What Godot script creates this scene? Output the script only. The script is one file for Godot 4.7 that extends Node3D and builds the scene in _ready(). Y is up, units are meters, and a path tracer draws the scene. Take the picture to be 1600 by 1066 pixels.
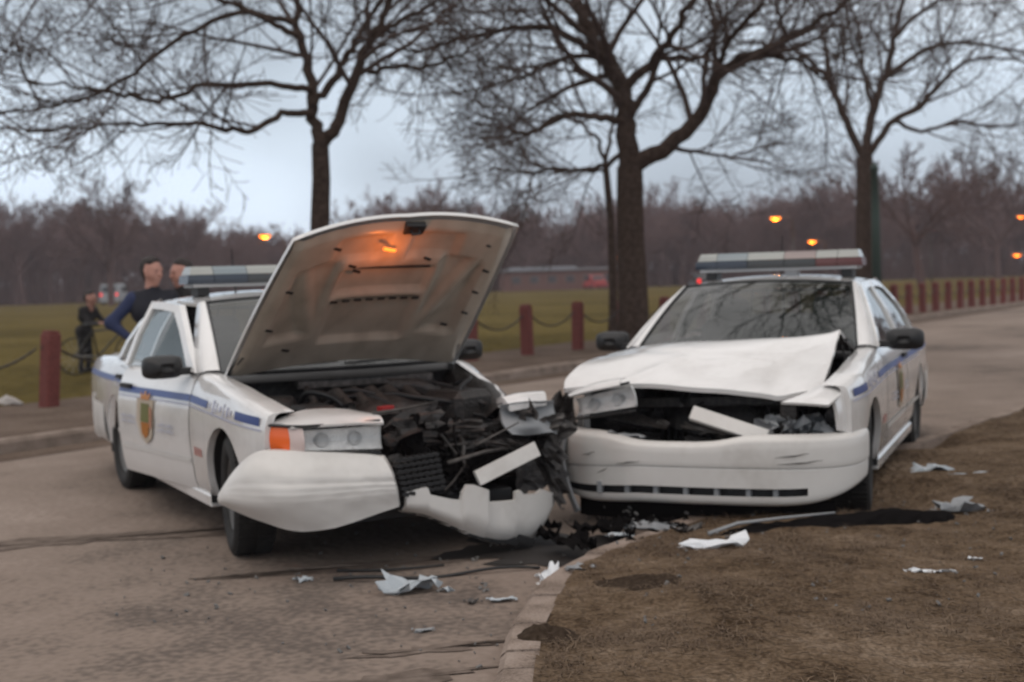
extends Node3D
# Two wrecked police cars nose to nose on a park road at dusk, bare trees behind.

var rng := RandomNumberGenerator.new()
var M := {}
var used := {}
var noise := FastNoiseLite.new()
var straight: Callable

# ------------------------------------------------------------------ helpers
func lin(r: float, g: float, b: float) -> Color:
	return Color(r, g, b).linear_to_srgb()

func mat(c: Color, rough := 0.6, metal := 0.0) -> StandardMaterial3D:
	var m := StandardMaterial3D.new()
	m.albedo_color = c
	m.roughness = rough
	m.metallic = metal
	m.cull_mode = BaseMaterial3D.CULL_DISABLED
	return m

func mix_texture(size: int, layers: Array, stops: Array) -> ImageTexture:
	# layers: [seed, frequency in cycles over the tile, weight, octaves]; stops: linear colours from low to high
	var imgs := []
	for l in layers:
		var n := FastNoiseLite.new()
		n.seed = l[0]
		n.noise_type = FastNoiseLite.TYPE_SIMPLEX_SMOOTH
		n.frequency = float(l[1]) / size
		n.fractal_octaves = l[3]
		imgs.append(n.get_seamless_image(size, size).get_data())
	var lut := PackedByteArray()
	for k in 256:
		var t := k / 255.0 * (stops.size() - 1)
		var a := mini(int(t), stops.size() - 2)
		var c: Color = stops[a].lerp(stops[a + 1], t - a)
		lut.append(int(c.r * 255)); lut.append(int(c.g * 255)); lut.append(int(c.b * 255))
	var out := PackedByteArray()
	out.resize(size * size * 3)
	for i in size * size:
		var v := 0.0
		for k in layers.size():
			v += (imgs[k][i] - 127.5) * layers[k][2]
		var q := clampi(int(v + 127.5), 0, 255) * 3
		out[i * 3] = lut[q]; out[i * 3 + 1] = lut[q + 1]; out[i * 3 + 2] = lut[q + 2]
	return ImageTexture.create_from_image(Image.create_from_data(size, size, false, Image.FORMAT_RGB8, out))

func bump(size: int, seed_: int, cycles: float, strength: float, oct := 5) -> NoiseTexture2D:
	var n := FastNoiseLite.new()
	n.seed = seed_
	n.frequency = cycles / size
	n.fractal_octaves = oct
	var t := NoiseTexture2D.new()
	t.width = size; t.height = size
	t.seamless = true
	t.noise = n
	t.as_normal_map = true
	t.bump_strength = strength
	return t

func surface(tex: Texture2D, tile: float, rough: float, nrm: Texture2D = null, ns := 1.0) -> StandardMaterial3D:
	var m := mat(Color.WHITE, rough)
	m.albedo_texture = tex
	m.uv1_triplanar = true
	m.uv1_world_triplanar = true
	m.uv1_scale = Vector3.ONE / tile
	if rough >= 0.9: m.metallic_specular = 0.12
	if nrm:
		m.normal_enabled = true
		m.normal_texture = nrm
		m.normal_scale = ns
	return m

func st_new(smooth := true) -> SurfaceTool:
	var st := SurfaceTool.new()
	st.begin(Mesh.PRIMITIVE_TRIANGLES)
	st.set_smooth_group(0 if smooth else -1)
	return st

func numbered(called: String) -> String:
	var n: int = used.get(called, 0)
	used[called] = n + 1
	return called if n == 0 else "%s_%03d" % [called, n]

func obj(called: String, st: SurfaceTool, m: Material, parent: Node = self) -> MeshInstance3D:
	st.generate_normals()
	var o := MeshInstance3D.new()
	o.mesh = st.commit()
	o.mesh.surface_set_material(0, m)
	return put(called, o, parent)

func put(called: String, o: Node3D, parent: Node = self) -> Node3D:
	if parent == self:
		o.name = numbered(called)
	else:
		var n := 0
		var nm := called
		while parent.has_node(nm):
			n += 1
			nm = "%s_%03d" % [called, n]
		o.name = nm
	parent.add_child(o, true)
	return o

func tag(o: Node, label: String, category: String, group := "") -> Node:
	o.set_meta("label", label)
	o.set_meta("category", category)
	if group != "":
		o.set_meta("group", group)
	return o

func stuff(o: Node) -> void:
	o.set_meta("kind", "stuff")

func one(called: String, m: Material, parent: Node, fill: Callable) -> MeshInstance3D:
	var st := st_new()
	fill.call(st)
	return obj(called, st, m, parent)

func structure(o: Node, label := "") -> Node:
	o.set_meta("kind", "structure")
	if label != "":
		o.set_meta("label", label)
	return o

func thing(called: String, label: String, category: String, at: Vector3, turn := 0.0, group := "") -> Node3D:
	var o := Node3D.new()
	put(called, o)
	o.position = at
	o.rotation.y = turn
	tag(o, label, category, group)
	return o

func W(x: float, d: float, y := 0.0) -> Vector3:
	return Vector3(x, y, -d)

func quad(st: SurfaceTool, a: Vector3, b: Vector3, c: Vector3, d: Vector3) -> void:
	st.add_vertex(a); st.add_vertex(b); st.add_vertex(c)
	st.add_vertex(a); st.add_vertex(c); st.add_vertex(d)

func grid(st: SurfaceTool, P: Array) -> void:
	for i in P.size() - 1:
		for j in P[i].size() - 1:
			quad(st, P[i][j], P[i + 1][j], P[i + 1][j + 1], P[i][j + 1])

func border(P: Array) -> Array:
	var b := []
	var n: int = P[0].size()
	for j in n: b.append(P[0][j])
	for i in range(1, P.size()): b.append(P[i][n - 1])
	for j in range(n - 2, -1, -1): b.append(P[P.size() - 1][j])
	for i in range(P.size() - 2, 0, -1): b.append(P[i][0])
	return b

# a sheet with its edges folded over by `fold`
func sheet(st: SurfaceTool, P: Array, fold: Vector3) -> void:
	st.set_smooth_group(0)
	grid(st, P)
	st.set_smooth_group(1)
	var b := border(P)
	for i in b.size():
		var a: Vector3 = b[i]
		var c: Vector3 = b[(i + 1) % b.size()]
		if a.distance_squared_to(c) > 1e-8:
			quad(st, a, a + fold, c + fold, c)
	st.set_smooth_group(0)

func patch(ctrl: Array, nu: int, nv: int) -> Array:
	var rows := []
	for r in ctrl:
		var row := []
		for j in nv + 1:
			row.append(catmull(r, float(j) / nv))
		rows.append(row)
	var out := []
	for i in nu + 1:
		var row := []
		for j in nv + 1:
			var col := []
			for r in rows: col.append(r[j])
			row.append(catmull(col, float(i) / nu))
		out.append(row)
	return out

func catmull(p: Array, t: float) -> Vector3:
	var n := p.size() - 1
	var x := t * n
	var k := mini(int(x), n - 1)
	var a: Vector3 = p[k]
	var b: Vector3 = p[k + 1]
	var pre: Vector3 = p[k - 1] if k > 0 else a * 2.0 - b
	var post: Vector3 = p[k + 2] if k + 2 <= n else b * 2.0 - a
	return a.cubic_interpolate(b, pre, post, x - k)

func box(st: SurfaceTool, c: Vector3, s: Vector3, bas := Basis.IDENTITY, bev := 0.0) -> void:
	var h := s * 0.5
	if bev <= 0.0: bev = minf(minf(h.x, h.y), h.z) * 0.18
	# each face inset by the bevel, joined by chamfers
	var F := func(ax: int, sg: float) -> Array:
		var u := (ax + 1) % 3
		var v := (ax + 2) % 3
		var out := []
		for q in [[-1, -1], [1, -1], [1, 1], [-1, 1]]:
			var p := Vector3.ZERO
			p[ax] = sg * h[ax]
			p[u] = q[0] * (h[u] - bev)
			p[v] = q[1] * (h[v] - bev)
			out.append(p)
		return out
	st.set_smooth_group(-1)
	for ax in 3:
		for sg in [-1.0, 1.0]:
			var f: Array = F.call(ax, sg)
			quad(st, c + bas * f[0], c + bas * f[1], c + bas * f[2], c + bas * f[3])
	for ax in 3:
		var u := (ax + 1) % 3
		var v := (ax + 2) % 3
		for su in [-1.0, 1.0]:
			for sv in [-1.0, 1.0]:
				var q := []
				for e in [[-1, 0], [1, 0], [1, 1], [-1, 1]]:
					var p := Vector3.ZERO
					p[ax] = e[0] * (h[ax] - bev)
					p[u] = su * (h[u] - (bev if e[1] else 0.0))
					p[v] = sv * (h[v] - (0.0 if e[1] else bev))
					q.append(c + bas * p)
				quad(st, q[0], q[1], q[2], q[3])
	for sx in [-1.0, 1.0]:
		for sy in [-1.0, 1.0]:
			for sz in [-1.0, 1.0]:
				var g := Vector3(sx, sy, sz)
				var b := h - Vector3.ONE * bev
				st.add_vertex(c + bas * (g * Vector3(h.x, b.y, b.z)))
				st.add_vertex(c + bas * (g * Vector3(b.x, h.y, b.z)))
				st.add_vertex(c + bas * (g * Vector3(b.x, b.y, h.z)))
	st.set_smooth_group(0)

func tube(st: SurfaceTool, pts: Array, r0: float, r1: float, sides := 8, cap := true) -> void:
	var rings := []
	var n := pts.size()
	var up := Vector3(0.31, 0.91, 0.27).normalized()
	for i in n:
		var d: Vector3 = (pts[mini(i + 1, n - 1)] - pts[maxi(i - 1, 0)]).normalized()
		var a := d.cross(up)
		if a.length() < 0.05: a = d.cross(Vector3(0.9, 0.1, -0.4))
		a = a.normalized()
		up = a.cross(d).normalized()
		var r := lerpf(r0, r1, float(i) / (n - 1))
		var ring := []
		for k in sides + 1:
			var an := TAU * k / sides
			ring.append(pts[i] + (a * cos(an) + up * sin(an)) * r)
		rings.append(ring)
	grid(st, rings)
	if cap:
		for e in [0, n - 1]:
			for k in sides:
				st.add_vertex(pts[e]); st.add_vertex(rings[e][k]); st.add_vertex(rings[e][k + 1])

func lathe(st: SurfaceTool, prof: Array, seg: int, xf: Transform3D) -> void:
	# profile of (radius, along x)
	var P := []
	for i in seg + 1:
		var a := TAU * i / seg
		var row := []
		for p in prof:
			row.append(xf * Vector3(p.y, sin(a) * p.x, cos(a) * p.x))
		P.append(row)
	grid(st, P)

func plate(st: SurfaceTool, poly: PackedVector2Array, thick: float, xf: Transform3D, warp := 0.0) -> void:
	var idx := Geometry2D.triangulate_polygon(poly)
	var top := []
	var bot := []
	for p in poly:
		var w := warp * noise.get_noise_2d(p.x * 900.0 + xf.origin.x * 100.0, p.y * 900.0 + xf.origin.z * 77.0)
		top.append(xf * Vector3(p.x, thick * 0.5 + w, p.y))
		bot.append(xf * Vector3(p.x, -thick * 0.5 + w, p.y))
	st.set_smooth_group(-1)
	for k in range(0, idx.size(), 3):
		st.add_vertex(top[idx[k]]); st.add_vertex(top[idx[k + 1]]); st.add_vertex(top[idx[k + 2]])
		st.add_vertex(bot[idx[k]]); st.add_vertex(bot[idx[k + 2]]); st.add_vertex(bot[idx[k + 1]])
	for i in poly.size():
		var j := (i + 1) % poly.size()
		quad(st, top[i], bot[i], bot[j], top[j])
	st.set_smooth_group(0)

func crumple(st: SurfaceTool, c: Vector3, size: Vector2, amp: float, bas: Basis, seed_: float, n := 5, ragged := 0.25) -> void:
	# a torn, folded scrap of sheet
	var P := []
	for i in n + 1:
		var row := []
		for j in n + 1:
			var u := float(i) / n - 0.5
			var v := float(j) / n - 0.5
			var e := maxf(absf(u), absf(v)) * 2.0
			var w := noise.get_noise_3d(u * 95.0, v * 95.0, seed_ * 91.0)
			var w2 := noise.get_noise_3d(u * 120.0 + 500.0, v * 120.0, seed_ * 53.0)
			u *= 1.0 + ragged * w2 * e * 2.0
			v *= 1.0 + ragged * w * e * 2.0
			row.append(c + bas * Vector3(u * size.x, w * amp * 2.0 + absf(w2) * amp, v * size.y))
		P.append(row)
	st.set_smooth_group(-1)
	grid(st, P)
	var P2 := []
	for r in P:
		var row := []
		for p in r: row.append(p - bas.y * 0.004)
		P2.append(row)
	grid(st, P2)
	st.set_smooth_group(0)

func interp(tab: Array, x: float) -> float:
	if x <= tab[0][0]: return tab[0][1]
	for i in tab.size() - 1:
		if x <= tab[i + 1][0]:
			return lerpf(tab[i][1], tab[i + 1][1], (x - tab[i][0]) / (tab[i + 1][0] - tab[i][0]))
	return tab[tab.size() - 1][1]

# ------------------------------------------------------------------ materials
func materials() -> void:
	var dirt := mix_texture(512, [[5, 3, 0.9, 5], [8, 30, 0.35, 3]], [lin(0.64, 0.62, 0.60), lin(0.76, 0.748, 0.735), lin(0.80, 0.79, 0.78)])
	var w := mat(Color.WHITE, 0.26)
	w.albedo_texture = dirt
	w.uv1_triplanar = true
	w.uv1_scale = Vector3.ONE / 1.7
	w.clearcoat_enabled = true
	w.clearcoat = 1.0
	w.clearcoat_roughness = 0.05
	M.white = w
	M.white_bumper = w.duplicate()
	M.white_bumper.albedo_color = lin(0.88, 0.865, 0.84)
	M.white_bumper.roughness = 0.5
	M.white_bumper.clearcoat = 0.15
	M.white_foam = mat(lin(0.72, 0.74, 0.76), 0.8)
	M.primer = surface(mix_texture(256, [[12, 4, 0.8, 4]], [lin(0.31, 0.262, 0.21), lin(0.47, 0.405, 0.33), lin(0.55, 0.49, 0.41)]), 0.9, 0.33)
	M.primer.uv1_world_triplanar = false
	M.black = mat(lin(0.014, 0.014, 0.015), 0.5)
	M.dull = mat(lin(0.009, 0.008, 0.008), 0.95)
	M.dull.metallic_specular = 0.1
	M.rubber = surface(mix_texture(256, [[3, 9, 0.8, 4]], [lin(0.008, 0.008, 0.008), lin(0.015, 0.014, 0.013), lin(0.034, 0.030, 0.026)]), 0.6, 0.8)
	M.rubber.uv1_world_triplanar = false
	M.engine = surface(mix_texture(256, [[31, 7, 1.0, 5]], [lin(0.008, 0.007, 0.007), lin(0.022, 0.019, 0.018), lin(0.06, 0.050, 0.045)]), 0.35, 0.5, bump(256, 4, 16, 6.0), 0.6)
	M.engine.uv1_world_triplanar = false
	M.grime = surface(mix_texture(256, [[33, 6, 1.0, 5]], [lin(0.03, 0.027, 0.025), lin(0.075, 0.067, 0.062), lin(0.15, 0.138, 0.13)]), 0.35, 0.55)
	M.grime.uv1_world_triplanar = false
	M.alu = mat(lin(0.42, 0.42, 0.42), 0.35, 0.85)
	M.steel = mat(lin(0.16, 0.155, 0.15), 0.45, 0.7)
	M.greyplastic = mat(lin(0.25, 0.26, 0.27), 0.5)
	M.clearplastic = mat(lin(0.42, 0.46, 0.49), 0.2)
	M.blue = mat(lin(0.030, 0.060, 0.22), 0.35)
	M.paleblue = mat(lin(0.42, 0.43, 0.54), 0.4)
	M.redmark = mat(lin(0.55, 0.24, 0.21), 0.5)
	M.interior = mat(lin(0.022, 0.022, 0.024), 0.8)
	M.seat = mat(lin(0.030, 0.032, 0.038), 0.9)
	var g := mat(Color(0.07, 0.115, 0.105, 0.62), 0.02)
	g.transparency = BaseMaterial3D.TRANSPARENCY_ALPHA
	g.metallic_specular = 0.9
	M.glass = g
	M.side_glass = g.duplicate()
	M.side_glass.albedo_color = Color(0.16, 0.26, 0.23, 0.34)
	var g2: StandardMaterial3D = g.duplicate()
	g2.albedo_color = Color(0.9, 0.93, 0.95, 0.06)
	M.lens = g2
	M.reflector = mat(lin(0.86, 0.86, 0.85), 0.25, 0.35)
	M.reflector.normal_enabled = true
	M.reflector.normal_texture = bump(256, 77, 30, 10.0, 2)
	M.reflector.uv1_triplanar = true
	M.reflector.uv1_scale = Vector3.ONE * 3.0
	M.amber = mat(lin(0.85, 0.14, 0.02), 0.25)
	M.paleamber = mat(lin(0.62, 0.50, 0.47), 0.25)
	M.redlens = mat(lin(0.12, 0.045, 0.046), 0.2)
	M.bluelens = mat(lin(0.22, 0.26, 0.28), 0.12)
	M.reddome = mat(lin(0.28, 0.225, 0.215), 0.12)
	M.sheen_dome = mat(lin(0.34, 0.35, 0.33), 0.15)  # pale sky reflection on the clear dome put into its colour
	M.smoke = mat(lin(0.05, 0.055, 0.06), 0.2)
	M.darkblue = mat(lin(0.042, 0.055, 0.078), 0.2)
	M.bark = surface(mix_texture(256, [[41, 6, 0.9, 5], [42, 40, 0.6, 2]], [lin(0.040, 0.028, 0.022), lin(0.085, 0.060, 0.048), lin(0.135, 0.100, 0.082)]), 0.8, 0.9, bump(256, 6, 24, 14.0), 1.0)
	M.twig = mat(lin(0.105, 0.078, 0.068), 0.9)
	M.twig.metallic_specular = 0.1
	M.farwood = mat(lin(0.175, 0.115, 0.108), 0.95)
	M.farwood.metallic_specular = 0.0
	M.farwood_dark = mat(lin(0.12, 0.080, 0.074), 0.95)
	M.farwood_dark.metallic_specular = 0.0
	M.post = surface(mix_texture(256, [[51, 8, 0.8, 5]], [lin(0.075, 0.018, 0.014), lin(0.15, 0.034, 0.027), lin(0.20, 0.055, 0.042)]), 0.5, 0.75)
	M.chain = mat(lin(0.05, 0.042, 0.038), 0.6, 0.5)
	M.skin = mat(lin(0.42, 0.21, 0.16), 0.55)
	M.hair = mat(lin(0.02, 0.013, 0.011), 0.7)
	M.uniform = mat(lin(0.010, 0.011, 0.018), 0.85)
	M.bluecloth = mat(lin(0.018, 0.027, 0.075), 0.85)
	M.darkcloth = mat(lin(0.014, 0.012, 0.013), 0.9)
	M.trouser = mat(lin(0.020, 0.019, 0.024), 0.9)

# ------------------------------------------------------------------ police car
# car axes: x to the car's left, y up, z forwards; the front axle is over z = 0
const HW := [[0.20, 0.835], [0.26, 0.88], [0.34, 0.905], [0.44, 0.918], [0.50, 0.928], [0.60, 0.934], [0.70, 0.935], [0.82, 0.924], [0.90, 0.90], [0.965, 0.872], [1.0, 0.855]]
const TOPS := [[-4.3, 0.93], [-3.9, 0.962], [-3.0, 0.985], [-0.7, 0.98], [-0.5, 0.966], [0.0, 0.925], [0.4, 0.878], [0.65, 0.835], [0.95, 0.775]]

func plan(z: float) -> float:
	if z > 0.2:
		var t := (z - 0.2) / 0.75
		return 1.0 - 0.13 * t * t
	if z < -3.1:
		var t := (-3.1 - z) / 1.2
		return 1.0 - 0.085 * t * t
	return 1.0

func hw(y: float, z: float) -> float:
	return interp(HW, y) * plan(z)

func cabin_x(y: float) -> float:
	var t := clampf((y - 0.97) / 0.44, 0.0, 1.0)
	return lerpf(0.878, 0.648, t) + 0.020 * sin(t * PI)

func side_cols(zs: Array, arch: float, low: float, crown: float, sg: float, bend: Callable) -> Array:
	var P := []
	var F := [0.0, 0.05, 0.12, 0.25, 0.4, 0.5, 0.56, 0.62, 0.70, 0.8, 0.9, 0.96, 1.0]
	for z in zs:
		var yb := low
		var q: float = absf(z - arch)
		if q < 0.385:
			yb = maxf(low, 0.335 + sqrt(0.385 * 0.385 - q * q))
		var top := interp(TOPS, z)
		var row := []
		for f in F:
			var y := lerpf(yb, top, f)
			var x := hw(y, z)
			if f > 0.9: x -= (f - 0.9) * 0.12
			row.append(Vector3(sg * x, y, z))
		if crown > 0.0:
			row.append(Vector3(sg * (hw(top, z) - 0.035), top + 0.012, z))
			row.append(Vector3(sg * minf(hw(top, z) - 0.05, crown * plan(z)), top + 0.016, z))
		else:
			row.append(Vector3(sg * (hw(top, z) - 0.03), top + 0.008, z))
		if bend.is_valid():
			for k in row.size(): row[k] = bend.call(row[k])
		P.append(row)
	return P

func zrange(a: float, b: float, arch: float, n: int) -> Array:
	var zs := []
	for i in n + 1: zs.append(lerpf(a, b, float(i) / n))
	if arch < 90.0:
		var keep := []
		for z in zs:
			if absf(z - arch) > 0.40: keep.append(z)
		for i in 25:
			var z := arch + 0.385 * cos(PI * i / 24.0)
			if z >= minf(a, b) and z <= maxf(a, b): keep.append(z)
		keep.append(arch + 0.386); keep.append(arch - 0.386)
		keep.sort()
		zs = keep
	return zs

func strip_on_side(st: SurfaceTool, z0: float, z1: float, y0: Callable, h: float, sg: float, off: float, bend: Callable, n := 14) -> void:
	var P := []
	for i in n + 1:
		var z := lerpf(z0, z1, float(i) / n)
		var row := []
		for k in 3:
			var y: float = y0.call(z) + h * (k / 2.0 - 0.5)
			var v := Vector3(sg * (hw(y, z) + off), y, z)
			row.append(bend.call(v) if bend.is_valid() else v)
		P.append(row)
	grid(st, P)

func on_cabin(z: float, y: float, sg: float, off := 0.0) -> Vector3:
	return Vector3(sg * (cabin_x(y) + off), y, z)

func window_ring(st: SurfaceTool, outer: Array, inner: Array, sg: float) -> void:
	var n := outer.size()
	for i in n - 1:
		var a: Array = [outer[i], outer[i + 1], inner[i + 1], inner[i]]
		var f := []
		var b := []
		for p in a:
			f.append(on_cabin(p[0], p[1], sg, 0.010))
			b.append(on_cabin(p[0], p[1], sg, -0.03))
		st.set_smooth_group(-1)
		quad(st, f[0], f[1], f[2], f[3])
		quad(st, b[0], b[1], b[2], b[3])
		quad(st, f[0], f[1], b[1], b[0])
		quad(st, f[3], f[2], b[2], b[3])
	st.set_smooth_group(0)

func window_glass(st: SurfaceTool, inner: Array, sg: float) -> void:
	var c := Vector3.ZERO
	var v := []
	for p in inner:
		v.append(on_cabin(p[0], p[1], sg, -0.008))
		c += v[-1]
	c /= v.size()
	c.x += sg * 0.006
	for i in v.size():
		st.add_vertex(c); st.add_vertex(v[i]); st.add_vertex(v[(i + 1) % v.size()])

func make_door(car: Node3D, sg: float, front: bool, bend: Callable, stripes: bool) -> MeshInstance3D:
	var z0 := -0.70 if front else -1.96
	var z1 := -1.95 if front else -2.90
	var st := st_new()
	var P := []
	if front:
		P = side_cols(zrange(z1 + 0.004, z0 - 0.004, 99, 18), 99, 0.275, -1, sg, bend)
	else:
		var zs := zrange(z1, z0 - 0.004, -2.913, 12)
		P = side_cols(zs, -2.913, 0.275, -1, sg, bend)
	sheet(st, P, Vector3(-sg * 0.05, 0, 0))
	var d := obj("front_door" if front else "rear_door", st, M.white, car)
	# inner trim
	st = st_new()
	var Q := []
	for r in P:
		var row := []
		for p in r: row.append(p + Vector3(-sg * 0.055, 0, 0))
		Q.append(row)
	grid(st, Q)
	obj("door_trim", st, M.interior, d)
	var outer: Array
	var inner: Array
	if front:
		outer = [[-0.70, 0.99], [-0.92, 1.12], [-1.20, 1.28], [-1.44, 1.398], [-1.70, 1.418], [-1.955, 1.425], [-1.95, 1.2], [-1.945, 0.99]]
		inner = [[-0.84, 1.00], [-0.98, 1.10], [-1.22, 1.24], [-1.47, 1.352], [-1.70, 1.368], [-1.90, 1.375], [-1.895, 1.2], [-1.89, 1.00]]
	else:
		outer = [[-1.965, 0.99], [-1.965, 1.2], [-1.97, 1.425], [-2.25, 1.425], [-2.55, 1.405], [-2.80, 1.26], [-2.93, 1.12], [-3.0, 0.99]]
		inner = [[-2.02, 1.00], [-2.02, 1.2], [-2.025, 1.372], [-2.25, 1.374], [-2.51, 1.352], [-2.73, 1.23], [-2.85, 1.11], [-2.90, 1.00]]
	st = st_new()
	window_ring(st, outer, inner, sg)
	obj("window_frame", st, M.white, d)
	st = st_new()
	window_glass(st, inner, sg)
	obj("window", st, M.side_glass, d)
	st = st_new()
	var zh := z1 + 0.16
	var hb := Vector3(sg * (hw(0.86, zh) + 0.014), 0.865, zh)
	box(st, hb, Vector3(0.03, 0.03, 0.17))
	obj("door_handle", st, M.black, d)
	st = st_new()
	strip_on_side(st, z1 + 0.03, z0 - 0.03, func(_z): return 0.455, 0.030, sg, 0.005, bend)
	obj("side_moulding", st, M.white_bumper, d)
	if stripes:
		st = st_new()
		strip_on_side(st, z1 + 0.02, z0 - 0.008, stripe_y, 0.042, sg, 0.004, bend)
		obj("blue_stripe", st, M.blue, d)
		st = st_new()
		strip_on_side(st, z1 + 0.02, z0 - 0.008, func(z): return stripe_y(z) - 0.042, 0.009, sg, 0.004, bend)
		obj("thin_stripe", st, M.paleblue, d)
	return d

func stripe_y(z: float) -> float:
	return 0.842 if z < -0.7 else lerpf(0.842, 0.798, (z + 0.7) / 1.4)

func crest(door: Node3D, sg: float, zc: float, yc: float) -> void:
	# a shield shaped transfer: pale ground, green field, orange lower half
	var shapes := [
		["crest", 0.0, PackedVector2Array([Vector2(-0.10, 0.13), Vector2(0.10, 0.13), Vector2(0.105, -0.02), Vector2(0.07, -0.12), Vector2(0, -0.165), Vector2(-0.07, -0.12), Vector2(-0.105, -0.02)]), mat(lin(0.50, 0.42, 0.33), 0.4)],
		["crest_field", 0.003, PackedVector2Array([Vector2(-0.045, 0.10), Vector2(0.05, 0.10), Vector2(0.055, -0.02), Vector2(-0.05, -0.02)]), mat(lin(0.15, 0.15, 0.04), 0.4)],
		["crest_base", 0.003, PackedVector2Array([Vector2(-0.05, -0.024), Vector2(0.055, -0.024), Vector2(0.04, -0.10), Vector2(0.0, -0.13), Vector2(-0.04, -0.10)]), mat(lin(0.42, 0.15, 0.02), 0.4)],
		["crest_crown", 0.003, PackedVector2Array([Vector2(-0.05, 0.125), Vector2(-0.06, 0.175), Vector2(-0.02, 0.15), Vector2(0.0, 0.19), Vector2(0.02, 0.15), Vector2(0.06, 0.175), Vector2(0.05, 0.125)]), mat(lin(0.5, 0.2, 0.05), 0.4)],
		["crest_flank", 0.006, PackedVector2Array([Vector2(0.06, 0.08), Vector2(0.088, 0.08), Vector2(0.085, -0.06), Vector2(0.062, -0.05)]), mat(lin(0.5, 0.24, 0.15), 0.4)]]
	for s in shapes:
		var st := st_new(false)
		var idx := Geometry2D.triangulate_polygon(s[2])
		for k in idx:
			var p: Vector2 = s[2][k]
			var y := yc + p.y
			var z := zc - p.x * sg * 1.45
			st.add_vertex(Vector3(sg * (hw(y, z) + 0.010 + s[1]), y, z))
		obj(s[0], st, s[3], door)
	var st2 := st_new(false)
	for side in [-1, 1]:
		for k in 7:
			var z: float = zc + side * (0.21 + k * 0.040)
			for r in 2:
				var y: float = yc - 0.02 - r * 0.035 - side * 0.01
				var h := 0.012 + 0.006 * ((k * 7 + r * 3) % 3)
				var x := sg * (hw(y, z) + 0.010)
				quad(st2, Vector3(x, y, z), Vector3(sg * (hw(y + h, z) + 0.010), y + h, z), Vector3(sg * (hw(y + h, z) + 0.010), y + h, z + 0.026), Vector3(x, y, z + 0.026))
	stuff(obj("faint_lettering", st2, mat(lin(0.50, 0.51, 0.58), 0.4), door))

func make_mirror(door: Node3D, sg: float) -> void:
	var st := st_new()
	var c := Vector3(sg * 1.03, 1.03, -0.84)
	var P := []
	var prof := [[-0.075, 0.3], [-0.06, 0.86], [-0.03, 1.0], [0.02, 0.98], [0.05, 0.8], [0.075, 0.35]]
	for p in prof:
		var row := []
		for k in 21:
			var a := TAU * k / 20.0
			var ca := cos(a)
			var sa := sin(a)
			row.append(c + Vector3(signf(ca) * pow(absf(ca), 0.5) * 0.125 * p[1], signf(sa) * pow(absf(sa), 0.55) * 0.072 * p[1], p[0]))
		P.append(row)
	grid(st, P)
	for k in 20:
		st.add_vertex(c + Vector3(0, 0, 0.075)); st.add_vertex(P[5][k]); st.add_vertex(P[5][k + 1])
		st.add_vertex(c + Vector3(0, 0, -0.065)); st.add_vertex(P[0][k]); st.add_vertex(P[0][k + 1])
	box(st, Vector3(sg * 0.90, 1.0, -0.82), Vector3(0.10, 0.045, 0.07))
	obj("wing_mirror", st, M.black, door)

func make_wheel(car: Node3D, at: Vector3, sg: float, turn := 0.0) -> void:
	var xf := Transform3D(Basis(Vector3.UP, turn), at)
	var st := st_new()
	var t := []
	for p in [[0.215, -0.085], [0.235, -0.105], [0.28, -0.118], [0.315, -0.112], [0.333, -0.09], [0.336, 0.0], [0.333, 0.09], [0.315, 0.112], [0.28, 0.118], [0.235, 0.105], [0.215, 0.085], [0.215, -0.085]]:
		t.append(Vector2(p[0], p[1]))
	lathe(st, t, 40, xf)
	var w := obj("wheel", st, M.rubber, car)
	st = st_new()
	for k in 60:
		var a := TAU * k / 60.0
		for s in [-1, 1]:
			box(st, xf * Vector3(s * 0.055, sin(a) * 0.336, cos(a) * 0.336), Vector3(0.09, 0.012, 0.020), xf.basis * Basis(Vector3.RIGHT, -a - PI * 0.5 + s * 0.1))
	stuff(obj("tread", st, M.rubber, w))
	st = st_new()
	var r := []
	for p in [[0.214, -0.09], [0.218, 0.085], [0.205, 0.09], [0.195, 0.05], [0.17, 0.035], [0.12, 0.055], [0.085, 0.07], [0.075, 0.085], [0.0, 0.088]]:
		r.append(Vector2(p[0], sg * p[1]))
	lathe(st, r, 32, xf)
	obj("rim", st, M.steel, w)
	st = st_new()
	for k in 10:
		var a := TAU * k / 10.0
		box(st, xf * Vector3(sg * 0.046, sin(a) * 0.155, cos(a) * 0.155), Vector3(0.016, 0.022, 0.034), xf.basis * Basis(Vector3.RIGHT, -a))
	stuff(obj("rim_slots", st, M.black, w))

func bumper_xz(a: float) -> Vector2:
	# plan of the bumper, a from -90 (right side) to 90 degrees
	var s := sin(a)
	var c := cos(a)
	return Vector2(0.945 * signf(s) * pow(absf(s), 0.60), 0.38 + 0.60 * pow(maxf(c, 0.0), 0.60) - 0.02 * absf(s))

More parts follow.
